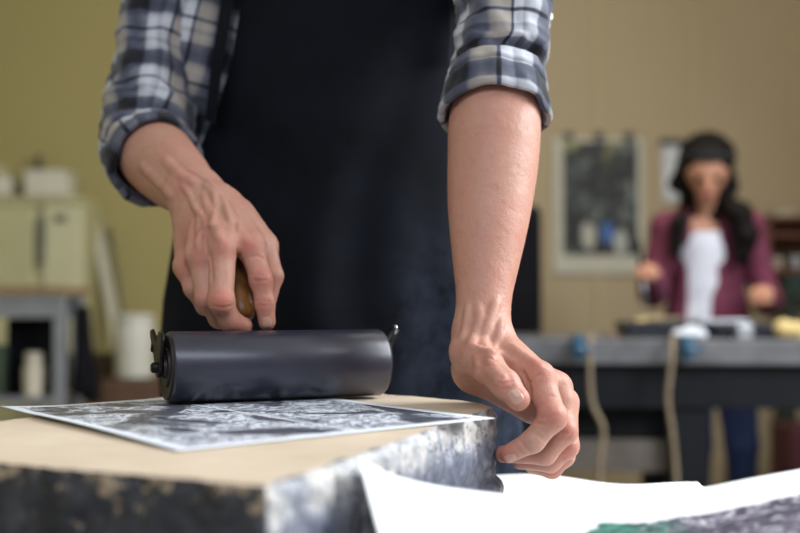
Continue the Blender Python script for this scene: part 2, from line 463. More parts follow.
# ------------------------------------------------------------------ the stone block
def vn(x, y, z, s, seed=0.0):
    return mnoise.noise(Vector((x*s+seed, y*s-seed, z*s+seed*2)))
def vfbm(x, y, z, s, seed=0.0, o=4):
    a = 0; amp = 1
    for i in range(o): a += vn(x, y, z, s, seed+i*3.1)*amp; s *= 2.1; amp *= 0.5
    return a
ctrl = [(-0.07, 0.597), (0.084, 1.02), (0.092, 1.05), (0.084, 1.09), (0.058, 1.13), (-0.013, 1.198), (-0.19, 1.262), (-0.215, 1.255), (-0.39, 0.775), (-0.385, 0.752)]
SB_Z0, SB_Z1 = 0.8005, 0.9
per = []
for (x0, y0), (x1, y1) in zip(ctrl, ctrl[1:]+ctrl[:1]):
    L = math.hypot(x1-x0, y1-y0); n = max(1, int(L/0.0035))
    for i in range(n): per.append((x0+(x1-x0)*i/n, y0+(y1-y0)*i/n))
def smooth_poly(p, it):
    for _ in range(it):
        n = len(p); p = [((p[i-1][0]+2*p[i][0]+p[(i+1) % n][0])/4, (p[i-1][1]+2*p[i][1]+p[(i+1) % n][1])/4) for i in range(n)]
    return p
per = smooth_poly(per, 5); NP_ = len(per)
NZ = 34
bm = bmesh.new(); rings = []
for j in range(NZ+1):
    tz = j/NZ; z = SB_Z0+(SB_Z1-SB_Z0)*tz
    ring = []
    for i, (x, y) in enumerate(per):
        x0, y0 = per[i-1]; x1, y1 = per[(i+1) % NP_]
        nx, ny = (y1-y0), -(x1-x0); l = math.hypot(nx, ny); nx /= l; ny /= l
        d = 0.0035*vfbm(x, y, z, 28, 1)+0.0022*vfbm(x, y, z, 110, 4, 3)
        right = max(0, min(1, (nx-0.4)*4))
        # chipped upper band and a rough ledge on the right flank
        chip = max(0, vn(x, y, z*0.6, 40, 9))*0.008*(1-min(1, abs(tz-0.97)/0.35))
        d -= chip*(0.5+right)
        ledge_z = 0.30+0.25*(y-0.9)*2+0.06*vn(x, y, 0, 30, 2)
        if right > 0 and tz < ledge_z: d += 0.006*right*min(1, (ledge_z-tz)*14)
        if tz > 0.86: d -= 0.004*((tz-0.86)/0.14)**2*(1+0.5*right)
        e = 1.0 if 0 < j < NZ else 0.6
        zz = z
        if tz > 0.97: zz = z-0.0012*abs(vn(x, y, 0, 60, 5))
        ring.append(bm.verts.new((x+nx*d*e-nx*0.001, y+ny*d*e-ny*0.001, zz)))
    rings.append(ring)
for j in range(NZ):
    for i in range(NP_):
        f = bm.faces.new((rings[j][i], rings[j][(i+1) % NP_], rings[j+1][(i+1) % NP_], rings[j+1][i]))
        x, y = per[i]; x1, y1 = per[(i+1) % NP_]; nx = (y1-y0 if False else y1-y); nyv = -(x1-x)
        f.material_index = 2 if (y1-y) > 0.35*abs(x1-x) and x > -0.1 else 1
f = bm.faces.new(rings[-1]); f.material_index = 0
f = bm.faces.new(rings[0][::-1]); f.material_index = 1
def tan_top():
    m = new_mat('tan_top', (0.62, 0.50, 0.36), 0.6, spec=0.4); t = NT(m)
    f = t.noise(14, 5, 0.6); g = t.noise(90, 4, 0.7)
    c = t.ramp(f, [(0.3, (0.58, 0.46, 0.335)), (0.7, (0.70, 0.575, 0.44))])
    c = t.mix(t.math('MULTIPLY', t.ramp(g, [(0.6, (0,)*3), (0.8, (1,)*3)]), 0.3), c, (0.42, 0.31, 0.2))
    t.l(c, t.b.inputs['Base Color']); t.l(t.bump(g, 0.1, 0.001), t.b.inputs['Normal']); return m
def inked_front():
    m = new_mat('inked_front', (0.02, 0.02, 0.02), 0.55); t = NT(m)
    f = t.noise(42, 5, 0.7); g = t.noise(26, 3, 0.5); h = t.noise(120, 4, 0.7)
    sp = t.n('ShaderNodeSeparateXYZ'); t.l(t.obj(), sp.inputs[0])
    up = t.math('MULTIPLY', t.math('SUBTRACT', sp.outputs[2], 0.082), 30.0)   # chipped more along the upper edge
    up = t.math('MAXIMUM', t.math('MINIMUM', up, 0.6), 0.0)
    base = t.ramp(g, [(0.35, (0.012, 0.013, 0.017)), (0.6, (0.035, 0.037, 0.045)), (0.8, (0.09, 0.09, 0.10))])
    chips = t.ramp(t.math('ADD', f, t.math('MULTIPLY', up, 0.25)), [(0.60, (0,)*3), (0.65, (1,)*3)])
    c = t.mix(t.math('MULTIPLY', chips, 0.8), base, (0.46, 0.34, 0.22))
    c = t.mix(t.math('MULTIPLY', t.ramp(h, [(0.62, (0,)*3), (0.7, (1,)*3)]), 0.4), c, (0.30, 0.24, 0.17))
    t.l(c, t.b.inputs['Base Color']); t.l(t.bump(h, 0.5, 0.003), t.b.inputs['Normal']); return m
def inked_side():
    m = new_mat('inked_side', (0.2, 0.2, 0.25), 0.38, spec=0.6); t = NT(m)
    sp = t.n('ShaderNodeSeparateXYZ'); t.l(t.obj(), sp.inputs[0])
    f = t.noise(60, 6, 0.75, dist=0.8); g = t.noise(16, 4, 0.6); h = t.noise(190, 4, 0.7)
    up = t.math('MULTIPLY', t.math('SUBTRACT', sp.outputs[2], 0.062), 14.0)
    up = t.math('MAXIMUM', t.math('MINIMUM', up, 0.24), -0.16)
    k = t.math('ADD', t.math('ADD', t.math('MULTIPLY', f, 0.7), t.math('MULTIPLY', g, 0.45)), up)
    c = t.ramp(k, [(0.40, (0.05, 0.058, 0.085)), (0.60, (0.11, 0.125, 0.18)), (0.74, (0.26, 0.27, 0.32)), (0.82, (0.55, 0.54, 0.53)), (0.97, (0.66, 0.61, 0.54))])
    dk = t.ramp(h, [(0.56, (0,)*3), (0.62, (1,)*3)])
    c = t.mix(t.math('MULTIPLY', dk, 0.65), c, (0.03, 0.03, 0.04))
    t.l(c, t.b.inputs['Base Color']); t.l(t.bump(f, 0.5, 0.004, t.bump(h, 0.4, 0.001)), t.b.inputs['Normal']); return m
me = bm_mesh('stone_block', bm)
slab = link_mesh('stone_block', me, [tan_top(), inked_front(), inked_side()], base=(-0.15, 0.93, SB_Z0))
autosmooth(slab, 55)
tag(slab, 'thick block with a flat tan top and chipped, ink-stained black and grey sides', 'block')

# ------------------------------------------------------------------ print under the roller
def sheet(name, fz, corners, nu, nv, mat, label, cat, thick=0.0003, uvname='UVMap'):
    """corners: four (x, y) around; fz(u, v, x, y) -> (dx, dy, z)"""
    V = []; UV = []
    c = [Vector((*p, 0)) for p in corners]
    for i in range(nu+1):
        for j in range(nv+1):
            u, v = i/nu, j/nv
            p = c[0]*(1-u)*(1-v)+c[1]*u*(1-v)+c[2]*u*v+c[3]*(1-u)*v
            dx, dy, z = fz(u, v, p.x, p.y)
            V.append((p.x+dx, p.y+dy, z)); UV.append((u, v))
    F = [(i*(nv+1)+j, (i+1)*(nv+1)+j, (i+1)*(nv+1)+j+1, i*(nv+1)+j+1) for i in range(nu) for j in range(nv)]
    me = mesh_np(name, V, F)
    uv = me.uv_layers.new(name=uvname); li = np.empty(len(me.loops), np.int32); me.loops.foreach_get('vertex_index', li)
    uv.data.foreach_set('uv', np.asarray(UV, np.float32)[li].ravel())
    o = link_mesh(name, me, mat, base=(sum(p[0] for p in corners)/4, sum(p[1] for p in corners)/4, V[len(V)//2][2]))
    md = o.modifiers.new('thickness', 'SOLIDIFY'); md.thickness = thick; md.offset = -1
    tag(o, label, cat); return o
def print_mat():
    m = new_mat('engraved_print', (0.8, 0.8, 0.82), 0.5, spec=0.4); t = NT(m)
    uv = t.n('ShaderNodeTexCoord').outputs['UV']
    sp = t.n('ShaderNodeSeparateXYZ'); t.l(uv, sp.inputs[0]); u, v = sp.outputs[0], sp.outputs[1]
    def inside(x, a, b, e=0.003):
        return t.math('MULTIPLY', t.math('GREATER_THAN', x, a), t.math('LESS_THAN', x, b))
    panelA = t.math('MULTIPLY', inside(u, 0.035, 0.965), inside(v, 0.045, 0.52))
    panelB = t.math('MULTIPLY', inside(u, 0.035, 0.965), inside(v, 0.532, 0.955))
    ink = t.math('MAXIMUM', panelA, panelB)
    w1 = t.n('ShaderNodeTexWave', wave_type='BANDS'); w1.inputs['Scale'].default_value = 5.0; w1.inputs['Distortion'].default_value = 22
    w1.inputs['Detail'].default_value = 5; w1.inputs['Detail Scale'].default_value = 1.3; w1.inputs['Detail Roughness'].default_value = 0.62
    t.l(uv, w1.inputs['Vector'])
    n1 = t.noise(3.6, 4, 0.55, vec=uv, dist=1.2); n2 = t.noise(42, 7, 0.75, vec=uv, dist=1.8)
    a = t.ramp(w1.outputs['Fac'], [(0.62, (0,)*3), (0.74, (1,)*3)])
    b = t.ramp(n2, [(0.47, (0,)*3), (0.525, (1,)*3)])
    msk = t.ramp(n1, [(0.42, (0,)*3), (0.48, (1,)*3)])
    art = t.math('MAXIMUM', t.math('MULTIPLY', a, msk), t.math('MULTIPLY', b, t.math('MULTIPLY', msk, 0.75)))
    fine = t.math('MULTIPLY', t.ramp(t.noise(120, 5, 0.75, vec=uv, dist=2.5), [(0.53, (0,)*3), (0.62, (1,)*3)]), 0.5)
    art = t.math('MAXIMUM', art, fine)
    c = t.mix(art, (0.04, 0.043, 0.065), (0.80, 0.84, 0.92))
    c = t.mix(ink, (0.78, 0.82, 0.88), c)
    t.l(c, t.b.inputs['Base Color'])
    t.l(t.ramp(ink, [(0, (0.55,)*3), (1, (0.32,)*3)]), t.b.inputs['Roughness']); return m
def fz_print(u, v, x, y):
    # u: front-left edge -> back edge ; v: left corner -> right
    z = 0.9012+0.010*max(0, 1-u*5)**2*(0.4+0.6*math.sin(math.pi*min(1, v*1.0)))*0.8
    z += 0.006*max(0, 1-(u+v)*3.5)
    tip = max(0, (1-u)*0.5+v-1.30)
    z += 0.004*tip
    return 0, 0, z
# corners: left, front, right, back ; u runs left->front, v runs to the back
PRL, PRF, PRR, PRB = (-0.365, 1.015), (-0.147, 0.735), (0.080, 0.937), (-0.140, 1.222)
def fz2(u, v, x, y):   # corners order L,F,R,B : u along L->F, v along to R/B
    z = 0.9012+0.003*max(0, 1-v*7)**2*math.sin(math.pi*min(1, max(0, u*0.9+0.1)))
    z += 0.002*max(0, 1-(u+v)*5)
    return 0, 0, z
sheet('art_print', fz2, [PRL, PRF, PRR, PRB], 60, 60, print_mat(),
      'black and white engraved print with a white border lying under the roller', 'print')

# ------------------------------------------------------------------ the white sheets
def white_paper(name, col=(0.86, 0.87, 0.88), green=False):
    m = new_mat(name, col, 0.6, spec=0.3); t = NT(m)
    m.node_tree.nodes['Principled BSDF'].inputs['Roughness'].default_value = 0.6
    if green:
        uv = t.n('ShaderNodeTexCoord').outputs['UV']; sp = t.n('ShaderNodeSeparateXYZ'); t.l(uv, sp.inputs[0])
        u, v = sp.outputs[0], sp.outputs[1]
        n0 = t.noise(7, 4, 0.6, vec=uv, dist=0.6)
        edge = t.math('ADD', v, t.math('MULTIPLY', t.math('SUBTRACT', n0, 0.5), 0.10))
        lu = t.math('ADD', u, t.math('MULTIPLY', t.math('SUBTRACT', n0, 0.5), 0.25))
        msk = t.math('MULTIPLY', t.math('LESS_THAN', edge, 0.80), t.math('GREATER_THAN', lu, 0.47))
        n1 = t.noise(22, 6, 0.7, vec=uv, dist=1.5)
        grey = t.ramp(n1, [(0.40, (0.03, 0.03, 0.045)), (0.53, (0.14, 0.12, 0.17)), (0.58, (0.45, 0.42, 0.48)), (0.7, (0.75, 0.75, 0.78))])
        grn = t.ramp(n1, [(0.38, (0.015, 0.05, 0.045)), (0.5, (0.03, 0.15, 0.11)), (0.6, (0.12, 0.30, 0.24)), (0.68, (0.5, 0.62, 0.58))])
        gm = t.ramp(t.math('ADD', u, t.math('MULTIPLY', t.math('SUBTRACT', n0, 0.5), 0.35)), [(0.57, (0,)*3), (0.64, (1,)*3)])
        c = t.mix(msk, col, t.mix(gm, grn, grey))
        t.l(c, t.b.inputs['Base Color'])
    t.l(t.bump(t.noise(30, 2, 0.5), 0.05, 0.002), t.b.inputs['Normal'])
    return m
# big curling sheet in front: back edge follows these points (px, py, D), front edge lies low towards the viewer
backc = [(358, 456, 0.700), (388, 473, 0.742), (430, 484, 0.79), (480, 491, 0.82), (540, 497, 0.84), (600, 499, 0.85), (650, 496, 0.855), (700, 488, 0.86), (750, 478, 0.865), (810, 467, 0.87), (880, 452, 0.88)]
frontc = [(386, 560, 0.650), (420, 590, 0.62), (470, 600, 0.60), (520, 605, 0.59), (575, 608, 0.585), (635, 610, 0.585), (690, 606, 0.585), (745, 600, 0.585), (800, 592, 0.585), (860, 584, 0.585), (940, 572, 0.59)]
def cr(pts, t):
    n = len(pts)-1; f = t*n; i = min(int(f), n-1); f -= i
    p0, p1, p2, p3 = pts[max(i-1, 0)], pts[i], pts[i+1], pts[min(i+2, n)]
    return 0.5*((2*p1)+(p2-p0)*f+(2*p0-5*p1+4*p2-p3)*f*f+(3*p1-p0-3*p2+p3)*f**3)
bw = [P(*p) for p in backc]; fw = [P(*p) for p in frontc]
V = []; UV = []; NU, NV = 80, 40
for i in range(NU+1):
    a = cr(bw, i/NU); b = cr(fw, i/NU)
    for j in range(NV+1):
        t_ = j/NV; p = b.lerp(a, t_)
        p.z = max(0.8015, p.z-0.010*math.sin(math.pi*t_)*(1 if i/NU > 0.1 else i/NU*10))
        V.append(tuple(p)); UV.append((i/NU, t_))
F = [(i*(NV+1)+j, (i+1)*(NV+1)+j, (i+1)*(NV+1)+j+1, i*(NV+1)+j+1) for i in range(NU) for j in range(NV)]
me = mesh_np('curled_sheet', V, F)
uv = me.uv_layers.new(name='UVMap'); li = np.empty(len(me.loops), np.int32); me.loops.foreach_get('vertex_index', li)
uv.data.foreach_set('uv', np.asarray(UV, np.float32)[li].ravel())
o = link_mesh('printed_sheet', me, white_paper('white_print_paper', green=True), base=(0.2, 0.7, 0.83))
md = o.modifiers.new('thickness', 'SOLIDIFY'); md.thickness = 0.0004; md.offset = 0
tag(o, 'large curling white sheet in front, corner against the block, printed in green and grey', 'paper')
# flatter sheet behind, lying on the table
c_l, c_r = P(470, 468, 1.16), P(694, 484, 1.155)
def fz_s(u, v, x, y):
    edge = max(0, v-0.72)/0.28
    z = 0.8022+0.008*edge**2*(0.5+0.5*math.sin(u*7.5+0.5))+0.002*math.sin(u*9+v*4)*v
    return 0.012*math.sin(v*5)*(u), 0.02*math.sin(u*math.pi)*v, max(0.8012, z)
sheet('loose_sheet', fz_s, [(0.098, 0.80), (0.36, 0.78), (0.322, 1.165), (0.075+0.02, 1.235)], 50, 40, white_paper('white_paper'),
      'blank white sheet lying flat on the table behind the curling printed sheet', 'paper')

# ------------------------------------------------------------------ the hand roller
def roller_metal():
    m = new_mat('roller_rubber', (0.02, 0.02, 0.03), 0.30, 0.0, 0.6); t = NT(m)
    mp = t.n('ShaderNodeMapping'); mp.inputs['Scale'].default_value = (1, 1, 1); t.l(t.obj(), mp.inputs[0])
    f = t.noise(9, 4, 0.6); g = t.noise(240, 3, 0.7); s = t.noise(70, 2, 0.5)
    t.l(t.ramp(f, [(0.3, (0.016, 0.016, 0.028)), (0.7, (0.030, 0.030, 0.050))]), t.b.inputs['Base Color'])
    t.l(t.ramp(f, [(0.3, (0.30,)*3), (0.7, (0.40,)*3)]), t.b.inputs['Roughness'])
    sp = t.ramp(s, [(0.74, (0,)*3), (0.78, (1,)*3)])
    t.l(t.bump(sp, 0.5, 0.001, t.bump(g, 0.12, 0.0008)), t.b.inputs['Normal'])
    t.b.inputs['Coat Weight'].default_value = 0.25; t.b.inputs['Coat Roughness'].default_value = 0.25
    return m
M_roller = roller_metal()
M_black = simple('black_steel', (0.012, 0.011, 0.012), 0.38, 0.6, var=0.3, scale=40, bump=0.15)
M_rust = simple('brown_black_cap', (0.022, 0.016, 0.014), 0.5, 0.3, var=0.4, scale=35, bump=0.2)
M_chrome = simple('worn_steel', (0.55, 0.53, 0.50), 0.28, 0.9, var=0.2, scale=50)
M_handle = wood('handle_wood', (0.07, 0.025, 0.008), (0.30, 0.13, 0.035), 8, 0.35, (6, 6, 1.5))
RZ = 0.9018+0.0343; RR = 0.0342
aL = Vector((-0.2225, 1.062, RZ)); aR = Vector((-0.0206, 1.152, RZ))
ux = (aR-aL).normalized(); bk = Vector((-ux.y, ux.x, 0)); up = Vector((0, 0, 1)); LEN = (aR-aL).length
RT = thing('brayer', 'wide black hand roller with a wooden handle resting on the engraved print', 'roller', ((aL.x+aR.x)/2, (aL.y+aR.y)/2, 0.9018))
lathe_along('roller_drum', aL, aR, [(0.0, RR-0.0035), (0.0012, RR-0.001), (0.003, RR), (LEN-0.003, RR), (LEN-0.0012, RR-0.001), (LEN, RR-0.003)], M_roller, RT, 96)
autosmooth(bpy.context.scene.objects['roller_drum'], 50)
for nm, c, s in (('end_cap', aL, -1), ('end_cap', aR, 1)):
    o = lathe_along(nm, c-ux*s*0.001, c+ux*s, [(0, RR-0.003), (0.0022, RR-0.0032), (0.0024, RR-0.007), (0.0012, RR-0.009), (0.0012, 0.019), (0.003, 0.018), (0.003, 0.011), (0.0055, 0.010), (0.0055, 0.004)], M_rust, RT, 64)
    autosmooth(o, 35)
for c, s, mt in ((aL, -1, M_black), (aR, 1, M_chrome)):
    o = lathe_along('axle_bolt', c, c+ux*s, [(0, 0.0045), (0.006, 0.0045), (0.006, 0.0085), (0.0095, 0.009), (0.0095, 0.0052), (0.0135, 0.0050), (0.015, 0.0035)] if s < 0 else
                    [(0, 0.0040), (0.0035, 0.0040), (0.0035, 0.0075), (0.0058, 0.0072), (0.007, 0.004), (0.008, 0.002)], mt, RT, 24)
    autosmooth(o, 35)
def plate(name, center, s, pts2, th, mat):
    """flat steel plate across the axis; pts2 in (back, up) metres from axle"""
    bm = bmesh.new(); a = []; b = []
    for q, w_ in pts2:
        p = center+bk*q+up*w_; a.append(bm.verts.new(p)); b.append(bm.verts.new(p+ux*s*th))
    n = len(a); bm.faces.new(a); bm.faces.new(b[::-1])
    for i in range(n): bm.faces.new((a[i], b[i], b[(i+1) % n], a[(i+1) % n]))
    bmesh.ops.recalc_face_normals(bm, faces=bm.faces)
    bmesh.ops.bevel(bm, geom=[e for e in bm.edges], offset=0.0007, segments=2, profile=0.5, affect='EDGES')
    return link_mesh(name, bm_mesh(name, bm), mat, RT, smooth=False)
hub = [(0.010*math.cos(t), 0.010*math.sin(t)) for t in np.linspace(math.radians(200), math.radians(330), 9)]
o = plate('side_bracket', aL-ux*0.0060, -1, hub+[(0.022, 0.016), (0.034, 0.028), (0.036, 0.034), (0.028, 0.036), (0.008, 0.024), (-0.004, 0.0345), (-0.016, 0.0335), (-0.0175, 0.026), (-0.012, 0.010)], 0.0032, M_black)
# right arm: slanting bar with a rounded tip leaning outwards
hubr = aR+ux*0.0052
pts = [hubr-up*0.010+bk*0.002, hubr, hubr+up*0.012+bk*0.004+ux*0.002, hubr+up*0.026+bk*0.006+ux*0.0095, hubr+up*0.0350+bk*0.006+ux*0.0145]
tube('side_bracket', pts, [0.0048, 0.0066, 0.0064, 0.0060, 0.0050], M_black, RT, 14)
lathe_along('washer', pts[-1]-ux*0.001, pts[-1]+ux, [(0, 0.0036), (0.0022, 0.0034), (0.003, 0.002)], M_chrome, RT, 20)
# frame wires behind the drum, down from the handle to both ends
cbL = aL+bk*0.034+up*0.026-ux*0.004; cbR = aR+bk*0.034+up*0.022+ux*0.004
hd0 = P(264, 331, 1.128); 
tube('frame_bar', [aL-ux*0.0075+bk*0.02+up*0.016, cbL, cbL.lerp(cbR, 0.05), cbL.lerp(cbR, 0.5), cbL.lerp(cbR, 0.95), cbR, aR+ux*0.0055+bk*0.014+up*0.008], 0.0040, M_black, RT, 14)
H0 = P(243, 319, 1.126); H1 = P(231, 262, 1.165); H2 = P(224, 232, 1.20)
hv = (H1-H0).normalized()
lathe_along('handle', H0, H1, [(0, 0.006), (0.001, 0.0105), (0.004, 0.0125), (0.012, 0.0140), (0.03, 0.0155), (0.05, 0.0145), (0.075, 0.0135), (0.092, 0.0120), (0.096, 0.006)], M_handle, RT, 32)
mid = cbL.lerp(cbR, 0.42)
tube('stem', [mid, mid.lerp(H0, 0.6)+Vector((0, 0.004, 0.002)), H0+hv*0.006], [0.0048, 0.0052, 0.0062], M_black, RT, 14)

# ================================================================== THE PRINTER (man at the table)
MAN = thing('person', 'person in a plaid shirt and black apron pressing the roller onto the print', 'person', (-0.10, 1.56, 0))
hM = 0.0014
# ---- right arm and hand (the one on the roller)
def arm_grid(pts, pad=0.03):
    lo = np.min(pts, 0)-pad; hi = np.max(pts, 0)+pad; return lo, hi
el = P(143, 134, 1.375); 
R_el = el
fa = [el, P(156, 156, 1.325), P(175, 176, 1.262), P(190, 190, 1.218), P(199, 199, 1.198)]
far = [0.042, 0.0435, 0.038, 0.0305, 0.0285]
backn = (P(222, 160, 1.05)-P(205, 215, 1.17))
backn = A(backn)/np.linalg.norm(A(backn))
pts_all = [A(p) for p in fa]+[pA(186, 266, 1.145), pA(278, 250, 1.10), pA(268, 335, 1.09), pA(180, 300, 1.16)]
lo, hi = arm_grid(pts_all, 0.05)
g = Grid(lo, hi, hM)
g.add(dense(fa, far), 0.0015)
base = []
base += [Cone(P(196, 196, 1.200), P(214, 214, 1.178), 0.0285, 0.026, n=backn, s=0.72)]
CMC = dict(i=P(219, 205, 1.180), m=P(209, 208, 1.176), r=P(200, 213, 1.180), p=P(192, 218, 1.190))
MCP = dict(i=P(250, 244, 1.140), m=P(223, 243, 1.120), r=P(200, 253, 1.126), p=P(186, 266, 1.146))
rC = dict(i=0.019, m=0.020, r=0.019, p=0.017); rM = dict(i=0.0150, m=0.0140, r=0.0130, p=0.0120)
for k in 'imrp': base.append(Cone(CMC[k], MCP[k]+Vector((0, 0.004, 0)), rC[k], rM[k]))
base += [Cone(P(226, 212, 1.185), P(262, 246, 1.172), 0.020, 0.013), Cone(P(212, 225, 1.178), P(226, 262, 1.172), 0.022, 0.015), Cone(P(196, 230, 1.18), P(196, 275, 1.165), 0.018, 0.012)]
g.add(base, 0.016)
# radial / ulnar head bumps at the wrist
g.add([Cone(P(181, 188, 1.192), P(183, 190, 1.191), 0.0115, 0.0115)], 0.014)
fing = [
 (chain([MCP['i'], P(261, 280, 1.124), P(265, 304, 1.121), P(267, 322, 1.122)], [0.0132, 0.0108, 0.0098, 0.0086]), 0.004),
 (chain([MCP['m'], P(221, 301, 1.100), P(230, 321, 1.112), P(244, 326, 1.118)], [0.0136, 0.0124, 0.0106, 0.0088]), 0.005),
 (chain([MCP['r'], P(207, 298, 1.112), P(219, 318, 1.128), P(236, 323, 1.146)], [0.0128, 0.0112, 0.0100, 0.0085]), 0.005),
 (chain([MCP['p'], P(194, 288, 1.135), P(205, 306, 1.146), P(222, 314, 1.160)], [0.0115, 0.0100, 0.0088, 0.0078]), 0.005),
 (chain([P(240, 216, 1.176), P(264, 246, 1.168), P(272, 276, 1.150), P(267, 300, 1.146)], [0.016, 0.0132, 0.0112, 0.0098]), 0.005),
]
g.blend(fing, 0.011)
# knuckle bumps
def knob(g, px, py, r, h, k=0.009):
    p = g.seen(px, py)
    if p is not None: g.add([Cone(p-g.grad(p)*(r-h), p-g.grad(p)*(r-h)+1e-5, r, r)], k)
for q in [(249, 244, .0100, .0022), (222, 246, .0095, .0022), (199, 256, .0090, .0020), (185, 268, .0085, .0014), (259, 279, .0085, .0008), (222, 300, .0095, .0012)]: knob(g, *q)
# tendons and veins on the back of the hand
for L, r, h in [([(220, 240), (213, 222), (207, 206), (203, 196)], .0035, .0018), ([(246, 240), (234, 222), (222, 205), (214, 195)], .0035, .0017),
                ([(200, 250), (199, 232), (199, 214), (196, 200)], .0030, .0015), ([(186, 262), (189, 240), (192, 222)], .0028, .0009),
                ([(196, 244), (203, 230), (212, 224), (216, 208), (214, 194), (205, 184)], .0025, .0019),
                ([(232, 232), (229, 216), (226, 204), (218, 192), (207, 180), (190, 170)], .0025, .0018),
                ([(206, 232), (204, 218), (194, 207), (190, 196), (182, 184)], .0024, .0018), ([(238, 236), (240, 222), (235, 206), (224, 196)], .002, .0009),
                ([(164, 158), (172, 168), (182, 176), (196, 183)], .004, .0012), ([(140, 165), (156, 180), (170, 196)], .004, .0008)]:
    g.ridge(L, r, h)
for L, r, d in [([(251, 257), (258, 256), (266, 259)], .0012, .0010), ([(250, 275), (257, 274), (266, 276)], .0010, .0006), ([(252, 280), (259, 281), (267, 280)], .001, .0006),
                ([(256, 301), (263, 301), (271, 302)], .001, .0006), ([(257, 305), (264, 306), (271, 305)], .001, .0005), ([(237, 250), (239, 262), (240, 276)], .002, .0012),
                ([(210, 254), (211, 266), (212, 282)], .002, .0012), ([(212, 294), (222, 293), (232, 294)], .001, .0005), ([(213, 306), (222, 308), (232, 306)], .001, .0006),
                ([(194, 206), (203, 209), (212, 204)], .001, .0004)]:
    g.groove(L, r, d)
GR = g
Vr, Fr = g.mesh()
ruddyR = [(g.seen(*q[:2]), q[2], q[3]) for q in [(249, 244, .011, .8), (222, 246, .010, .6), (199, 256, .010, .6), (186, 268, .011, .5), (259, 279, .010, .8), (222, 301, .012, .9), (264, 304, .009, .8), (207, 300, .011, .5), (267, 322, .011, .5), (240, 326, .012, .5), (272, 282, .012, .5), (181, 187, .012, .5)]]
stainR = [(g.seen(*q[:2]), q[2], q[3]) for q in [(259, 279, .005, .5), (242, 300, .010, .35), (203, 230, .02, .15), (196, 183, .02, .15)]]

# ---- left arm and hand (leaning on the block's corner)
L_el = P(499, 78, 1.178)
fb = [L_el, P(495, 120, 1.152), P(493, 160, 1.138), P(490, 200, 1.122), P(488, 232, 1.108), P(486, 262, 1.096), P(484, 295, 1.082), P(482, 330, 1.070)]
fbr = [0.041, 0.0470, 0.0462, 0.0425, 0.0375, 0.0322, 0.0268, 0.0262]
pts_all = [A(p) for p in fb]+[pA(452, 345, 1.06), pA(590, 380, 1.06), pA(585, 485, 1.05), pA(494, 480, 1.0)]
lo, hi = arm_grid(pts_all, 0.035); lo[1] = 0.955
lo = np.minimum(lo, [9, 0.955, 9])
g = Grid(lo, hi, hM)
g.add(dense(fb, fbr), 0.0015)
base = [Cone(P(496, 345, 1.055), P(538, 378, 1.025), 0.0180, 0.0140), Cone(P(496, 352, 1.068), P(556, 388, 1.045), 0.018, 0.0135),
        Cone(P(490, 358, 1.078), P(563, 402, 1.068), 0.018, 0.0125), Cone(P(484, 366, 1.086), P(560, 418, 1.084), 0.018, 0.0115),
        Cone(P(481, 340, 1.07), P(474, 369, 1.074), 0.0255, 0.0215), Cone(P(478, 372, 1.082), P(532, 408, 1.078), 0.018, 0.014),
        Cone(P(478, 352, 1.06), P(520, 385, 1.05), 0.019, 0.013)]
g.add(base, 0.014)
fing = [
 (chain([P(470, 352, 1.050), P(487, 366, 1.022), P(505, 384, 1.000), P(518, 399, 0.990)], [0.0200, 0.0148, 0.0124, 0.0108]), 0.005),
 (chain([P(539, 379, 1.022), P(553, 417, 1.000), P(533, 441, 0.998), P(508, 454, 1.002)], [0.0142, 0.0120, 0.0100, 0.0082]), 0.005),
 (chain([P(557, 388, 1.045), P(564, 431, 1.022), P(545, 454, 1.024), P(503, 454, 1.034)], [0.0134, 0.0115, 0.0098, 0.0080]), 0.005),
 (chain([P(565, 402, 1.068), P(567, 446, 1.046), P(550, 462, 1.050), P(520, 461, 1.062)], [0.0124, 0.0108, 0.0094, 0.0080]), 0.005),
 (chain([P(561, 418, 1.084), P(564, 456, 1.068), P(552, 469, 1.072), P(532, 466, 1.082)], [0.0112, 0.0098, 0.0086, 0.0075]), 0.005),
]
g.blend(fing, 0.009)
for q in [(487, 361, .0085, .0022, .008), (541, 370, .0095, .0015), (560, 380, .0085, .0014), (570, 398, .008, .001), (552, 416, .009, .0010), (567, 430, .008, .001), (505, 381, .009, .0012), (470, 345, .008, .0018)]: knob(g, *q)
for L, r, h in [([(497, 300), (493, 312), (488, 324), (484, 338), (486, 352)], .0036, .0013), ([(478, 306), (480, 318), (476, 332), (470, 345)], .0032, .0011),
                ([(502, 318), (499, 334), (494, 348), (489, 358)], .0026, .0010), ([(468, 304), (466, 322), (462, 338)], .0026, .0009),
                ([(512, 346), (526, 356), (540, 366)], .0030, .0010), ([(470, 345), (482, 350), (500, 352), (514, 362)], .0022, .0012),
                ([(489, 365), (496, 374), (503, 383)], .004, .0009),
                ([(474, 355), (478, 365), (476, 378)], .0025, .0012)]:
    g.ridge(L, r, h)
for L, r, d in [([(498, 378), (504, 378), (512, 376)], .0010, .0008), ([(497, 383), (504, 384), (513, 381)], .0010, .0007), ([(479, 358), (487, 357), (495, 360)], .001, .0007), ([(480, 364), (487, 366), (495, 365)], .001, .0007),
                ([(536, 423), (544, 424), (552, 421)], .0012, .0010), ([(522, 372), (527, 382), (530, 392)], .0022, .0016), ([(530, 383), (534, 378), (540, 374)], .001, .0007),
                ([(545, 398), (552, 396), (558, 398)], .001, .0006), ([(540, 418), (548, 418), (556, 415)], .0010, .0007), ([(562, 436), (567, 438), (572, 435)], .001, .0007), ([(500, 389), (507, 389), (514, 386)], .001, .0006), ([(470, 345), (478, 349), (484, 345)], .001, .0006), ([(534, 433), (540, 437), (544, 440)], .001, .0006), ([(516, 446), (520, 452), (524, 456)], .001, .0004), ([(557, 455), (562, 458), (568, 456)], .001, .0006), ([(520, 440), (524, 446), (530, 452)], .001, .0005)]:
    g.groove(L, r, d)
GL = g
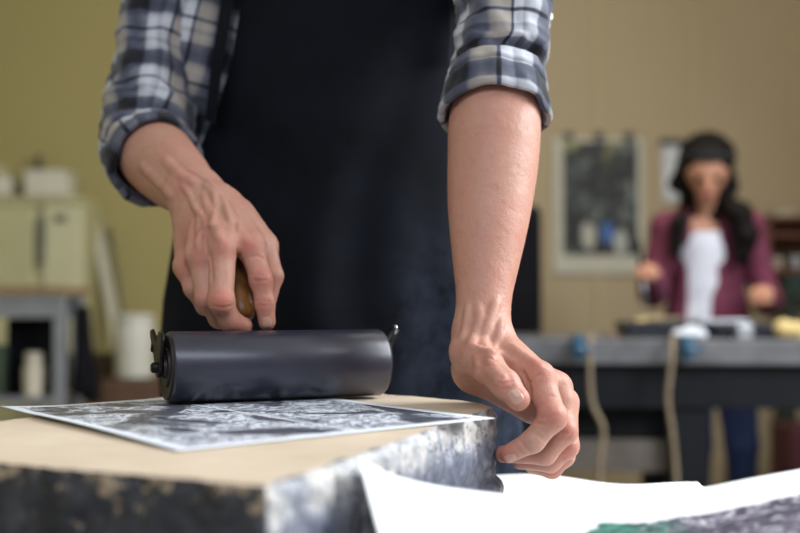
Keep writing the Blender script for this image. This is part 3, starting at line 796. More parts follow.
Vl, Fl = g.mesh()
ruddyL = [(g.seen(*q[:2]), q[2], q[3]) for q in [(487, 361, .010, .6), (505, 382, .010, .5), (541, 372, .012, .5), (553, 417, .012, .6), (566, 430, .010, .6), (567, 450, .010, .6), (503, 455, .012, .8), (518, 402, .010, .5), (526, 400, .012, .5), (556, 472, .010, .5), (545, 400, .014, .3)]]
stainL = [(g.seen(*q[:2]), q[2], q[3]) for q in [(487, 360, .005, .7), (498, 362, .006, .3)]]

# ---- head, neck, trunk, legs of the same body (coarser)
LS = Vector((0.120, 1.415, 1.425)); RS = Vector((-0.285, 1.465, 1.445)); NK = Vector((-0.085, 1.44, 1.53)); HD = Vector((-0.085, 1.385, 1.655))
fy = Vector((0.04, -1, -0.45)).normalized()          # direction of the face: down towards the print
fu = (Vector((0, 0, 1))-fy*fy.z).normalized(); fx = fy.cross(fu) * -1
def H(a, b, c): return HD+fx*a+fy*b+fu*c               # across, forward, up
body = [Cone(NK-Vector((0, -0.03, 0.10)), H(0, -0.035, -0.06), 0.062, 0.057),
        Cone(H(0, -0.02, 0.035), H(0, 0.0, 0.02), 0.088, 0.078), Cone(H(0, 0.02, 0.02), H(0, 0.045, -0.075), 0.066, 0.036),
        Cone(H(0.03, 0.02, -0.03), H(0, 0.065, -0.095), 0.038, 0.022), Cone(H(-0.03, 0.02, -0.03), H(0, 0.065, -0.095), 0.038, 0.022),
        Cone(LS, RS, 0.055, 0.055), Cone((-0.085, 1.475, 1.36), (-0.085, 1.50, 1.20), 0.145, 0.135, n=(0, 1, 0.1), s=0.68), Cone((-0.085, 1.50, 1.20), (-0.085, 1.545, 0.97), 0.135, 0.150, n=(0, 1, 0.1), s=0.70)]
for s in (-1, 1):
    hip = Vector((-0.085+s*0.085, 1.56, 0.93)); kn = Vector((-0.085+s*0.12, 1.545, 0.50)); an = Vector((-0.085+s*0.13, 1.585, 0.10))
    body += [Cone(hip, kn, 0.085, 0.056), Cone(kn, an, 0.054, 0.037), Cone(an, an+Vector((s*0.01, -0.12, -0.055)), 0.037, 0.028), Cone(an+Vector((0, 0.02, -0.05)), an+Vector((s*0.01, -0.12, -0.06)), 0.034, 0.026)]
body += chain([RS, P(162, 0, 1.455), P(152, 60, 1.43), P(146, 110, 1.405), R_el], [0.050, 0.036, 0.034, 0.036, 0.040])
body += chain([LS, P(500, -40, 1.29), P(505, 4, 1.22), P(503, 48, 1.185), P(497, 80, 1.17)], [0.048, 0.038, 0.035, 0.034, 0.038])
gb = sdf_mesh(body, 0.03, 0.006)
face = [Cone(H(0, 0.078, 0.015), H(0, 0.100, -0.022), 0.0085, 0.0125), Cone(H(0.010, 0.092, -0.026), H(-0.010, 0.092, -0.026), 0.009, 0.009),
        Cone(H(0.035, 0.068, 0.035), H(-0.035, 0.068, 0.035), 0.013, 0.013)]
gb.add(face, 0.012)
gb.carve([Cone(H(s*0.033, 0.092, 0.008), H(s*0.027, 0.090, 0.008), 0.012, 0.012) for s in (-1, 1)], 0.012)
gb.add([Cone(H(0.02, 0.085, -0.056), H(-0.02, 0.085, -0.056), 0.0085, 0.0085)], 0.01)
gb.add([Cone(H(s*0.078, -0.012, 0.018), H(s*0.077, -0.008, -0.022), 0.016, 0.010, n=A(fx), s=0.5) for s in (-1, 1)], 0.008)
Vb, Fb = gb.mesh()
V = np.concatenate([Vr, Vl, Vb]); F = np.concatenate([Fr, Fl+len(Vr), Fb+len(Vr)+len(Vl)])
def spots(V, L):
    a = np.zeros(len(V))
    for p, r, k in L:
        if p is None: continue
        d = np.linalg.norm(V-p, axis=1)/r; a = np.maximum(a, k*np.exp(-d*d*0.9))
    return a
me = mesh_np('body', V, F)
if len(me.vertices) == len(V):
    set_attr(me, 'ruddy', spots(V, ruddyR+ruddyL)); set_attr(me, 'stain', spots(V, stainR+stainL))
body_o = link_mesh('body', me, M_skin, MAN)
nail(GR, 'fingernail', 267, 323, P(267, 330, 1.115)-P(264, 306, 1.115), (0.0062, 0.0058), M_nail, body_o)
nail(GL, 'fingernail', 516, 397, P(522, 408, 0.985)-P(506, 385, 0.995), (0.0075, 0.0072), M_nail, body_o)
nail(GL, 'fingernail', 510, 459, P(500, 459, 0.995)-P(530, 446, 0.99), (0.0062, 0.0048), M_nail, body_o)
for s in (-1, 1):
    bm = bmesh.new(); bmesh.ops.create_uvsphere(bm, u_segments=20, v_segments=14, radius=0.0118, matrix=Matrix.Translation(H(s*0.030, 0.079, 0.008)))
    link_mesh('eye', bm_mesh('eye', bm), M_eye, body_o)
    bm = bmesh.new(); bmesh.ops.create_uvsphere(bm, u_segments=16, v_segments=10, radius=0.0060, matrix=Matrix.Translation(H(s*0.030, 0.0862, 0.007)))
    link_mesh('iris', bm_mesh('iris', bm), M_iris, body_o)
link_mesh('lips', mesh_np('lips', *sdf_mesh([Cone(H(0.019, 0.086, -0.0545), H(-0.019, 0.086, -0.0545), 0.0085, 0.0085, n=A(fu), s=0.7)], 0.004, 0.002).mesh()), M_lip, body_o)
gh = sdf_mesh([Cone(H(0, -0.030, 0.045), H(0, -0.005, 0.045), 0.094, 0.084), Cone(H(0, -0.06, 0.02), H(0, -0.065, -0.03), 0.07, 0.055)], 0.02, 0.004)
gh.carve([Cone(H(0, 0.16, -0.05), H(0, 0.12, 0.0), 0.115, 0.085)]+[Cone(H(s*0.10, 0.02, -0.05), H(s*0.10, -0.01, -0.01), 0.035, 0.03) for s in (-1, 1)], 0.01)
link_mesh('hair', mesh_np('hair', *gh.mesh()), M_brownhair, MAN)

# ---- clothing
def cloth_tube(name, cs, rs, ups, mat, parent, seg=96, sub=10, wr=0.004, seed=0, flat=1.0, u0=0.0, v0=0.0, thick=0.0016, fold=None):
    """sleeve as a tube of rings; cs centres, rs radii, ups = ring plane axes (optional)"""
    cs = [Vector(c) for c in cs]; n = len(cs)
    C = []; R = []; AX = []
    for i in range((n-1)*sub+1):
        t = i/((n-1)*sub); C.append(cr(cs, t)); f = t*(n-1); k = min(int(f), n-2); f -= k
        R.append(rs[k]*(1-f)+rs[k+1]*f)
        if ups: AX.append((Vector(ups[k])*(1-f)+Vector(ups[k+1])*f).normalized())
    if not ups:
        for i in range(len(C)): AX.append((C[min(i+1, len(C)-1)]-C[max(i-1, 0)]).normalized())
    V = []; CL = []; dist = 0; uref = Vector((1, 0.15, 0))
    rm = sum(R)/len(R)
    for i, (c, r, ax) in enumerate(zip(C, R, AX)):
        if i: dist += (C[i]-C[i-1]).length
        u = (uref-ax*uref.dot(ax)).normalized(); v = ax.cross(u)
        for k in range(seg):
            th = 2*math.pi*k/seg; cx, sx = math.cos(th), math.sin(th)
            q = Vector((cx*1.6, sx*1.6, dist*22+seed))
            wrk = mnoise.noise(q*1.0)*wr+mnoise.noise(Vector((cx*2.5+seed, sx*2.5, dist*60+cx*2)))*wr*0.6+mnoise.noise(Vector((cx*5+seed, sx*5, dist*110+sx*3)))*wr*0.22
            if fold: wrk += fold(th, i/(len(C)-1))
            p = c+u*cx*(r+wrk)+v*sx*(r*flat+wrk)
            V.append(tuple(p)); CL.append((th*rm+u0+mnoise.noise(q*0.7)*0.006, dist+v0+mnoise.noise(q*0.8+Vector((9, 0, 0)))*0.006, 0))
    m = len(C)
    F = [(i*seg+k, i*seg+(k+1) % seg, (i+1)*seg+(k+1) % seg, (i+1)*seg+k) for i in range(m-1) for k in range(seg)]
    me = mesh_np(name, V, F); set_attr(me, 'cloth', CL, 'FLOAT_VECTOR')
    o = link_mesh(name, me, mat, parent)
    bmx = bmesh.new(); bmx.from_mesh(me); bmesh.ops.recalc_face_normals(bmx, faces=bmx.faces); bmx.to_mesh(me); bmx.free()
    if thick:
        md = o.modifiers.new('thickness', 'SOLIDIFY'); md.thickness = thick; md.offset = 0
    return o
# shirt trunk
tr = [Cone((-0.085, 1.485, 1.365), (-0.085, 1.505, 1.20), 0.158, 0.150, n=(0, 1, 0.1), s=0.70), Cone((-0.085, 1.505, 1.20), (-0.085, 1.545, 0.99), 0.150, 0.163, n=(0, 1, 0.1), s=0.72),
      Cone(LS+Vector((-0.02, 0, 0)), RS+Vector((0.02, 0, 0)), 0.066, 0.066), Cone(NK-Vector((0, -0.02, 0.10)), NK-Vector((0, -0.02, 0.035)), 0.09, 0.070)]
gt = sdf_mesh(tr, 0.05, 0.0045)
gt.add([Cone(P(192, 0, 1.46), P(206, 70, 1.455), 0.045, 0.042), Cone(P(206, 70, 1.455), P(208, 150, 1.45), 0.040, 0.03)], 0.03)
# folds running from the armpit
for L, r, h in [([(200, -20), (190, 40), (196, 100)], .012, .006), ([(215, -10), (212, 50), (208, 110)], .009, .005), ([(232, -10), (222, 40), (224, 90)], .009, .004), ([(470, 0), (462, 40)], .01, .004)]:
    gt.ridge(L, r, h)
Vt, Ft = gt.mesh()
me = mesh_np('shirt', Vt, Ft)
nz = np.array([mnoise.noise(Vector(v)*9) for v in Vt])
set_attr(me, 'cloth', np.stack([Vt[:, 0]*0.95-0.25*Vt[:, 2]+0.012*nz+0.6*(Vt[:, 1]-1.4), Vt[:, 2]+0.25*Vt[:, 0]+0.01*nz, 0*nz], 1), 'FLOAT_VECTOR')
shirt = link_mesh('shirt', me, M_plaid, MAN)
# right sleeve (over the arm on the roller)
d1 = (Vector(fa[1])-Vector(fa[0])).normalized()
cufc = P(156, 164, 1.318)
cuf_ax = (Vector(fa[2])-Vector(fa[0])).normalized()
b0 = cufc-cuf_ax*0.045
cloth_tube('sleeve', [b0+cuf_ax*0.022, b0-cuf_ax*0.012, P(148, 112, 1.395), P(152, 60, 1.42), P(162, 0, 1.445), P(178, -55, 1.46)],
           [0.049, 0.055, 0.0585, 0.0475, 0.052, 0.060], None, M_plaid, shirt, wr=0.009, seed=3, u0=0.03, v0=0.01)
def cuff(name, c, ax, r0, r1, w_, mat, seed, u0, parent, flat=1.0):
    ax = Vector(ax).normalized(); c = Vector(c); n = 26; seg = 96; V = []; CL = []
    u = (Vector((1, 0.15, 0))-ax*ax.dot(Vector((1, 0.15, 0)))).normalized(); v = ax.cross(u)
    # closed profile (t along the arm, offset): outer band with two turned folds
    prof = [(0.0, -0.006), (0.0, 0.001), (0.004, 0.004), (w_*0.30, 0.0048), (w_*0.36, 0.0030), (w_*0.42, 0.0052), (w_*0.72, 0.0060), (w_*0.93, 0.0058), (w_*1.0, 0.0030), (w_*0.985, -0.001), (w_*0.93, -0.003), (w_*0.5, -0.0045)]
    pp = []
    for a, b in zip(prof, prof[1:]+prof[:1]):
        for t in (0, 1/3, 2/3): pp.append((a[0]+(b[0]-a[0])*t, a[1]+(b[1]-a[1])*t))
    for t, off in pp:
        rr = r0+(r1-r0)*t/w_
        for k in range(seg):
            th = 2*math.pi*k/seg; cx, sx = math.cos(th), math.sin(th)
            wob = mnoise.noise(Vector((cx*1.4+seed, sx*1.4, t*14)))*0.0050+mnoise.noise(Vector((cx*3, sx*3+seed, t*60)))*0.0030+mnoise.noise(Vector((cx*8, sx*8+seed, t*90)))*0.0010
            sh = mnoise.noise(Vector((cx*1.3, sx*1.3, seed+5)))*0.006
            p = c+ax*(t+sh)+u*cx*(rr+off+wob)+v*sx*(rr*flat+off+wob)
            V.append(tuple(p)); CL.append((th*r0+u0, t*1.0+0.03+off, 0))
    m = len(pp)
    F = [(i*seg+k, i*seg+(k+1) % seg, ((i+1) % m)*seg+(k+1) % seg, ((i+1) % m)*seg+k) for i in range(m) for k in range(seg)]
    me = mesh_np(name, V, F); set_attr(me, 'cloth', CL, 'FLOAT_VECTOR')
    bmx = bmesh.new(); bmx.from_mesh(me); bmesh.ops.recalc_face_normals(bmx, faces=bmx.faces); bmx.to_mesh(me); bmx.free()
    return link_mesh(name, me, mat, parent)
cuff('cuff', b0, cuf_ax, 0.0505, 0.0515, 0.046, M_plaid, 2.0, 0.02, shirt)
# left sleeve
axL = Vector((-0.04, -0.42, -0.90)).normalized()
hemL = P(495, 118, 1.152); bL = hemL-axL*0.056
cloth_tube('sleeve', [bL+axL*0.03, bL-axL*0.004, P(503, 48, 1.178), P(505, 4, 1.21), P(500, -40, 1.28), P(492, -85, 1.37)],
           [0.046, 0.0475, 0.0475, 0.0500, 0.055, 0.062], [axL, axL, axL+Vector((0, .2, 0)), Vector((0.02, -0.45, -0.9)), Vector((0.05, -0.7, -0.75)), Vector((0.08, -0.8, -0.6))], M_plaid, shirt, wr=0.0085, seed=11, u0=0.048, v0=0.035)
cuff('cuff', bL, axL, 0.0485, 0.0545, 0.056, M_plaid, 6.0, 0.048, shirt)

bp = P(550, 17, 1.20)
tb = lathe_along('button', bp-Vector((0.002, 0.004, 0)), bp+Vector((0.5, -0.5, 0)), [(0, 0.0045), (0.0006, 0.0052), (0.0018, 0.0052), (0.0022, 0.0035), (0.0020, 0.001)], simple('button_white', (0.8, 0.8, 0.8), 0.3, var=0.03), shirt, 20)
# apron: bib and skirt as one cloth, bending around the trunk
apr_l = [(1.50, -0.182), (1.39, -0.190), (1.30, -0.208), (1.25, -0.226), (1.195, -0.257), (1.107, -0.294), (1.0, -0.318), (0.9, -0.326), (0.7, -0.32), (0.42, -0.33)]
apr_r = [(1.50, 0.066), (1.39, 0.072), (1.30, 0.064), (1.22, 0.075), (1.15, 0.098), (1.08, 0.115), (1.0, 0.135), (0.9, 0.16), (0.7, 0.18), (0.42, 0.19)]
yfr = [(1.50, 1.330), (1.39, 1.325), (1.30, 1.340), (1.22, 1.354), (1.15, 1.366), (1.08, 1.372), (1.0, 1.378), (0.9, 1.385), (0.7, 1.41), (0.42, 1.44)]
def interp(tab, z):
    for (z0, a), (z1, b) in zip(tab[:-1], tab[1:]):
        if z1 <= z <= z0+1e-6: t = (z0-z)/(z0-z1); t = t; return a+(b-a)*t
    return tab[-1][1]
NA, NB = 150, 90; V = []
for i in range(NA+1):
    z = 1.50-(1.50-0.42)*i/NA; xl, xr, y0 = interp(apr_l, z), interp(apr_r, z), interp(yfr, z)
    low = max(0, min(1, (1.2-z)/0.4))
    for j in range(NB+1):
        s = j/NB; x = xl+(xr-xl)*s; dx = x-(-0.085)
        y = y0+2.1*dx*dx*(1 if abs(dx) < 0.3 else 1)
        y += low*(0.010*math.sin(s*17+z*3)+0.007*math.sin(s*31-z*5+1))
        y += 0.004*mnoise.noise(Vector((x*9, 3, z*5)))+0.006*math.exp(-((x+0.02-0.3*(z-1.2))/0.03)**2)
        y -= 0.012*math.exp(-((z-0.98-0.25*dx)/0.05)**2)*0.6
        V.append((x, y, z))
F = [(i*(NB+1)+j, i*(NB+1)+j+1, (i+1)*(NB+1)+j+1, (i+1)*(NB+1)+j) for i in range(NA) for j in range(NB)]
me = mesh_np('apron', V, F)
bmx = bmesh.new(); bmx.from_mesh(me); bmesh.ops.recalc_face_normals(bmx, faces=bmx.faces); bmx.to_mesh(me); bmx.free()
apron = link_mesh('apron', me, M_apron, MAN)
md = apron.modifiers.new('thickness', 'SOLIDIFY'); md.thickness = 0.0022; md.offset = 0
def strap(pts, w_, name='apron_strap'):
    bm = bmesh.new(); vs = []
    ps = [Vector(p) for p in pts]; N = 30
    for i in range(N+1):
        c = cr(ps, i/N); c2 = cr(ps, min(1, i/N+0.02)); c1 = cr(ps, max(0, i/N-0.02)); t = (c2-c1).normalized()
        nrm = (c-Vector((-0.085, 1.50, c.z))).normalized(); s_ = t.cross(nrm).normalized()
        vs.append([bm.verts.new(c+s_*w_/2*k+nrm*e) for k, e in ((-1, 0), (1, 0), (1, 0.002), (-1, 0.002))])
    for a, b in zip(vs[:-1], vs[1:]):
        for k in range(4): bm.faces.new((a[k], a[(k+1) % 4], b[(k+1) % 4], b[k]))
    bm.faces.new(vs[0]); bm.faces.new(vs[-1][::-1]); bmesh.ops.recalc_face_normals(bm, faces=bm.faces)
    return link_mesh(name, bm_mesh(name, bm), M_apron, apron, smooth=False)
strap([P(211, 122, 1.375), P(217, 70, 1.357), P(224, 25, 1.352), P(232, -20, 1.352), P(245, -70, 1.365), P(262, -140, 1.42)], 0.022)
strap([P(452, 60, 1.372), P(455, 10, 1.36), P(448, -60, 1.372), P(430, -130, 1.41)], 0.024)
# jeans and shoes
jn = [Cone((-0.085, 1.555, 1.03), (-0.085, 1.56, 0.93), 0.152, 0.160, n=(0, 1, 0), s=0.72)]
for s in (-1, 1):
    hip = Vector((-0.085+s*0.085, 1.56, 0.93)); kn = Vector((-0.085+s*0.12, 1.545, 0.50)); an = Vector((-0.085+s*0.13, 1.585, 0.10))
    jn += [Cone(hip, kn, 0.095, 0.070), Cone(kn, an, 0.068, 0.058)]
link_mesh('jeans', mesh_np('jeans', *sdf_mesh(jn, 0.03, 0.007).mesh()), M_denim, MAN)
for s in (-1, 1):
    an = Vector((-0.085+s*0.13, 1.585, 0.0))
    gs = sdf_mesh([Cone(an+Vector((0, 0.03, 0.045)), an+Vector((s*0.012, -0.15, 0.036)), 0.044, 0.036), Cone(an+Vector((0, 0.01, 0.10)), an+Vector((0, -0.01, 0.05)), 0.046, 0.046)], 0.03, 0.005)
    gs.F = np.maximum(gs.F, (0.0015-gs.ax[2])[None, None, :])
    link_mesh('shoe', mesh_np('shoe', *gs.mesh()), M_leather, MAN)

# ================================================================== FAR PRESS TABLE
M_slate = simple('grey_bed', (0.14, 0.14, 0.15), 0.45, 0.1, var=0.35, scale=9)
M_charcoal = simple('charcoal_paint', (0.008, 0.009, 0.012), 0.7, spec=0.2, var=0.25, scale=10)
M_blue = simple('blue_clamp_paint', (0.02, 0.10, 0.19), 0.5, var=0.1)
M_rope = simple('tan_rope', (0.27, 0.21, 0.14), 0.9, var=0.25, scale=60)
M_tray = simple('black_tray', (0.018, 0.020, 0.03), 0.35, var=0.3)
M_alu = simple('dull_aluminium', (0.50, 0.52, 0.56), 0.35, 0.7, var=0.15)
M_cloth_y = simple('yellow_sponge', (0.66, 0.50, 0.22), 0.9, var=0.25, scale=40, bump=0.4)
M_cloth_w = simple('white_rag', (0.72, 0.75, 0.82), 0.9, var=0.08, scale=20, bump=0.3)
FT = thing('press_table', 'long dark press table with a thick grey bed in front of the woman', 'table', (1.25, 3.3, 0))
rz = Matrix.Rotation(math.radians(-3), 3, 'Z')
def ft(x, y, z): v = rz @ Vector((x, y, 0)); return Vector((1.25+v.x, 3.38+v.y, z))
box('tabletop', ft(0, 0, 0.866), (1.86, 0.62, 0.045), M_slate, FT, rz, 0.004)
box('bed_edge', ft(0, -0.318, 0.857), (1.86, 0.03, 0.068), M_slate, FT, rz, 0.004)
box('apron_board', ft(0, -0.29, 0.762), (1.82, 0.03, 0.125), M_charcoal, FT, rz, 0.003)
box('apron_board', ft(0, 0.27, 0.775), (1.82, 0.03, 0.13), M_charcoal, FT, rz, 0.003)
for x in (-0.865, -0.43, 0.86):
    box('leg', ft(x, -0.25, 0.355), (0.10, 0.09, 0.71), M_charcoal, FT, rz, 0.004)
    box('leg', ft(x, 0.24, 0.355), (0.08, 0.08, 0.71), M_charcoal, FT, rz, 0.004)
box('lower_shelf', ft(-0.65, 0.0, 0.56), (0.37, 0.5, 0.09), simple('shelf_board', (0.13, 0.11, 0.095), 0.6), FT, rz)
box('dark_opening_fill', ft(-0.65, 0.0, 0.655), (0.36, 0.46, 0.09), M_charcoal, FT, rz)  # black box added to stand for the dark opening under the table
for px, lab in ((580, 'blue screw clamp gripping the press table edge nearer the man\'s hand'), (688, 'blue screw clamp gripping the press table edge below the tray')):
    c = P(px, 349, 3.05); c.y = 3.060+(0.010 if px < 600 else 0.0)
    cl = thing('clamp', lab, 'clamp', (c.x, c.y, 0.80), 'clamps on the press table')
    bm = bmesh.new(); bm_box(bm, (c.x, c.y-0.012, 0.868), (0.028, 0.014, 0.062), bevel=0.003); bm_box(bm, (c.x, c.y+0.03, 0.8965), (0.026, 0.08, 0.012), bevel=0.003)
    link_mesh('clamp_frame', bm_mesh('clamp_frame', bm), M_blue, cl, smooth=False)
    tube('clamp_screw', [(c.x, c.y-0.02, 0.868), (c.x, c.y-0.055, 0.868)], 0.007, M_alu, cl)
    tube('clamp_handle', [(c.x-0.03, c.y-0.052, 0.868), (c.x+0.03, c.y-0.052, 0.868)], 0.0055, M_blue, cl)
def cordthing(pts, lab):
    ps = [P(*q) for q in pts]; L = [cr(ps, i/40) for i in range(41)]
    o = tube('rope', L, 0.0072, M_rope, seg=10); tag(o, lab, 'rope', 'ropes hanging from the press table')
cordthing([(592, 335, 3.16), (590, 337.5, 3.07), (590, 352, 3.04), (590, 380, 3.04), (593, 405, 3.04), (603, 428, 3.04), (601, 455, 3.04), (598, 490, 3.04), (596, 560, 3.04)], 'tan rope hanging with a bend from the table edge, nearer the man')
cordthing([(675, 335.5, 3.14), (673, 338, 3.05), (672, 354, 3.02), (670, 375, 3.02), (668, 400, 3.02), (672, 430, 3.02), (675, 460, 3.02), (677, 500, 3.02), (677, 560, 3.02)], 'straighter tan rope hanging in front of the dark table leg')
# tray with tools
def open_tray(name, c, sx, sy, h, t, mat, parent=None, rot=None, label=None, cat=None):
    bm = bmesh.new(); R_ = rot or Matrix.Identity(3); c = Vector(c)
    for q, s in (((0, 0, t/2), (sx, sy, t)), ((0, -sy/2+t/2, h/2), (sx, t, h)), ((0, sy/2-t/2, h/2), (sx, t, h)), ((-sx/2+t/2, 0, h/2), (t, sy, h)), ((sx/2-t/2, 0, h/2), (t, sy, h))):
        bm_box(bm, c+R_ @ Vector(q), s, R_, 0.0015, 1)
    o = link_mesh(name, bm_mesh(name, bm), mat, parent, base=c if parent is None else None, smooth=False)
    if label: tag(o, label, cat)
    return o
tz = 0.8895
open_tray('tray', (P(662, 330, 3.42).x, 3.42, tz), 0.25, 0.20, 0.045, 0.006, M_tray, label='black open tray on the press table left of the white tee', cat='tray')
open_tray('tray', (P(720, 330, 3.36).x+0.065, 3.38, tz), 0.20, 0.18, 0.040, 0.006, M_tray, label='second black tray on the press table beside the silver box', cat='tray')
def lump(name, prims, k, h, mat, lab, cat, seed=0, amp=0.004):
    g_ = sdf_mesh([Cone(*p) for p in prims], k, h); V_, F_ = g_.mesh()
    V_ = V_+np.array([[mnoise.noise(Vector(v)*30+Vector((seed, 0, 0))), mnoise.noise(Vector(v)*30+Vector((0, seed+5, 0))), mnoise.noise(Vector(v)*30+Vector((0, 0, seed+9)))] for v in V_])*amp
    V_[:, 2] = np.maximum(V_[:, 2], tz+0.001) if lab and cat != 'bag' else V_[:, 2]
    o = link_mesh(name, mesh_np(name, V_, F_), mat, base=tuple(V_.mean(0)[:2])+(V_[:, 2].min(),)); tag(o, lab, cat); return o
x0 = P(688, 330, 3.22).x
lump('rag', [((x0-0.035, 3.20, tz+.014), (x0+0.03, 3.18, tz+.012), .016, .014), ((x0, 3.21, tz+.026), (x0+0.02, 3.19, tz+.02), .014, .012)], 0.02, 0.004, M_cloth_w, 'crumpled pale rag lying on the press table before the trays', 'rag', 2)
x1 = P(776, 330, 3.3).x
lump('sponge', [((x1-0.01, 3.20, tz+.028), (x1+0.045, 3.21, tz+.024), .030, .024)], 0.02, 0.005, M_cloth_y, 'yellow sponge on the press table to the right of the woman', 'sponge', 4, 0.006)
lump('rag', [((x1+0.075, 3.22, tz+.012), (x1+0.12, 3.24, tz+.012), .014, .014)], 0.02, 0.004, M_cloth_w, 'small white rag at the far right of the press table', 'rag', 6)
x2 = P(742, 330, 3.25).x
b_ = box('box', (x2, 3.24, tz+0.021), (0.045, 0.05, 0.040), M_alu, bevel=0.004); tag(b_, 'small silver box on the press table in front of the woman', 'box')
x3 = P(609, 330, 3.3).x
lump('ink_lump', [((x3, 3.30, tz+.008), (x3+0.02, 3.31, tz+.01), .012, .009)], 0.01, 0.003, simple('brown_putty', (0.18, 0.12, 0.08), 0.8), 'small brown lump on the press table near the rope', 'lump', 8, 0.002)
for i, (px, dy, ln, mt, lab) in enumerate(((650, 0.0, 0.11, M_cloth_y, 'pale bristled brush lying across the black tray'), (668, 0.03, 0.13, M_rope, 'wooden stick lying across the black tray'))):
    c = P(px, 322, 3.40); z = tz+0.051
    tag(tube('brush' if i == 0 else 'stick', [(c.x-ln/2, 3.34+dy, z), (c.x+ln/2, 3.47+dy*0.5, z+0.002)], [0.006, 0.009], mt, seg=10), lab, 'brush' if i == 0 else 'stick')
bx = box('box', (P(722, 330, 3.36).x, 3.38, tz+0.048+0.0), (0.15, 0.09, 0.012), M_alu, bevel=0.003); bx.location.z = tz+0.047
tag(bx, 'flat silver plate resting on the second black tray', 'plate')

# ================================================================== THE WOMAN
WOM = thing('person', 'person with long dark hair, headband and maroon cardigan working at the far table', 'person', (P(712, 300, 4.0).x, 4.02, 0))
M_maroon = simple('maroon_knit', (0.16, 0.030, 0.065), 0.85, var=0.3, scale=25, bump=0.3)
M_tee = simple('white_tee', (0.80, 0.82, 0.92), 0.85, var=0.05)
M_band = simple('black_band', (0.012, 0.012, 0.015), 0.8)
M_jean2 = simple('blue_jeans', (0.025, 0.05, 0.16), 0.85, var=0.3)
wc = P(710, 300, 4.0).x
hd = P(707, 173, 3.90)
ff = Vector((-0.22, -1, -0.50)).normalized(); fu2 = (Vector((0.02, 0, 1))-ff*ff.z).normalized(); fx2 = fu2.cross(ff)*-1
def W(a, b, c): return hd+fx2*a+ff*b+fu2*c
sL, sR = P(666, 228, 3.98), P(748, 226, 4.0)       # shoulders as seen left and right
eL, eR = P(653, 292, 3.98), P(767, 300, 3.98)
hL, hR = P(646, 268, 3.66), P(762, 291, 3.62)
chest = Vector((wc, 4.03, 1.24))
wb = [Cone(W(0, -0.02, 0.03), W(0, 0.0, 0.015), 0.084, 0.074), Cone(W(0, 0.02, 0.01), W(0, 0.042, -0.070), 0.060, 0.034),
      Cone(W(0, -0.03, -0.05), Vector((wc-0.01, 4.02, 1.28)), 0.050, 0.052), Cone(sL, sR, 0.042, 0.042),
      Cone((wc, 4.03, 1.22), (wc, 4.05, 1.06), 0.105, 0.095, n=(0, 1, 0), s=0.66), Cone((wc, 4.05, 1.06), (wc+0.01, 4.08, 0.88), 0.10, 0.145, n=(0, 1, 0), s=0.72)]
for s, e, h_ in ((sL, eL, hL), (sR, eR, hR)):
    wb += [Cone(s, e, 0.040, 0.034), Cone(e, e.lerp(h_, 0.85), 0.033, 0.023)]
for s in (-1, 1):
    hip = Vector((wc+0.02+s*0.075, 4.08, 0.86)); kn = Vector((wc+0.04+s*0.085, 4.05, 0.48)); an = Vector((wc+0.05+s*0.09, 4.10, 0.09))
    wb += [Cone(hip, kn, 0.082, 0.050), Cone(kn, an, 0.050, 0.034), Cone(an, an+Vector((s*0.02, -0.12, -0.05)), 0.033, 0.024)]
gw = sdf_mesh(wb, 0.025, 0.005)
gw.add([Cone(W(0, 0.074, 0.012), W(0, 0.094, -0.020), 0.008, 0.012)], 0.012)
gw.carve([Cone(W(s*0.032, 0.088, 0.008), W(s*0.027, 0.086, 0.008), 0.011, 0.011) for s in (-1, 1)], 0.012)
gw.add([Cone(W(0.019, 0.080, -0.052), W(-0.019, 0.080, -0.052), 0.0085, 0.0085)], 0.01)
# hands: palm, four fingers closed on what they hold, thumb
def small_hand(wr, to, side, up_):
    d = (to-wr).normalized(); s = d.cross(up_).normalized()*side; n = s.cross(d).normalized()
    if n.z < 0: n = -n
    pr = [Cone(wr, wr+d*0.055, 0.021, 0.026, n=A(n), s=0.7)]; fs = []
    for k, (o_, L) in enumerate(((-0.026, 0.9), (-0.009, 1.0), (0.009, 0.95), (0.025, 0.8))):
        a = wr+d*0.062+s*o_; b = a+d*0.028*L-n*0.012; c_ = b-n*0.026*L-d*0.004; e = c_-d*0.020*L-n*0.003
        fs.append((chain([a, b, c_, e], [0.0105, 0.0095, 0.0085, 0.0075]), 0.003))
    t0 = wr+d*0.018-s*0.022; t1 = t0+d*0.025-s*0.014-n*0.012; t2 = t1+d*0.022+s*0.010-n*0.010
    fs.append((chain([t0, t1, t2], [0.013, 0.011, 0.009]), 0.004))
    return pr, fs
V1, F1 = gw.mesh(); Vs, Fs = [V1], [F1]; nn = len(V1)
for e, h_, sd in ((eL, hL, 1), (eR, hR, -1)):
    wr = e.lerp(h_, 0.82); pr, fs = small_hand(wr, h_, sd, Vector((0, 0, 1)))
    cc = A(h_); gg = Grid(cc-0.12, cc+0.12, 0.0028)
    gg.add([Cone(e.lerp(h_, 0.6), wr, 0.0265, 0.0215)]+pr, 0.008); gg.blend(fs, 0.006)
    v_, f_ = gg.mesh(); Vs.append(v_); Fs.append(f_+nn); nn += len(v_)
wv = np.concatenate(Vs); wme = mesh_np('body', wv, np.concatenate(Fs))
wbody = link_mesh('body', wme, M_skin2, WOM)
for s in (-1, 1):
    bm = bmesh.new(); bmesh.ops.create_uvsphere(bm, u_segments=16, v_segments=10, radius=0.0112, matrix=Matrix.Translation(W(s*0.030, 0.075, 0.008)))
    link_mesh('eye', bm_mesh('eye', bm), M_hair, wbody)
link_mesh('lips', mesh_np('lips', *sdf_mesh([Cone(W(0.018, 0.081, -0.051), W(-0.018, 0.081, -0.051), 0.0085, 0.0085)], 0.004, 0.0025).mesh()), M_lip, wbody)
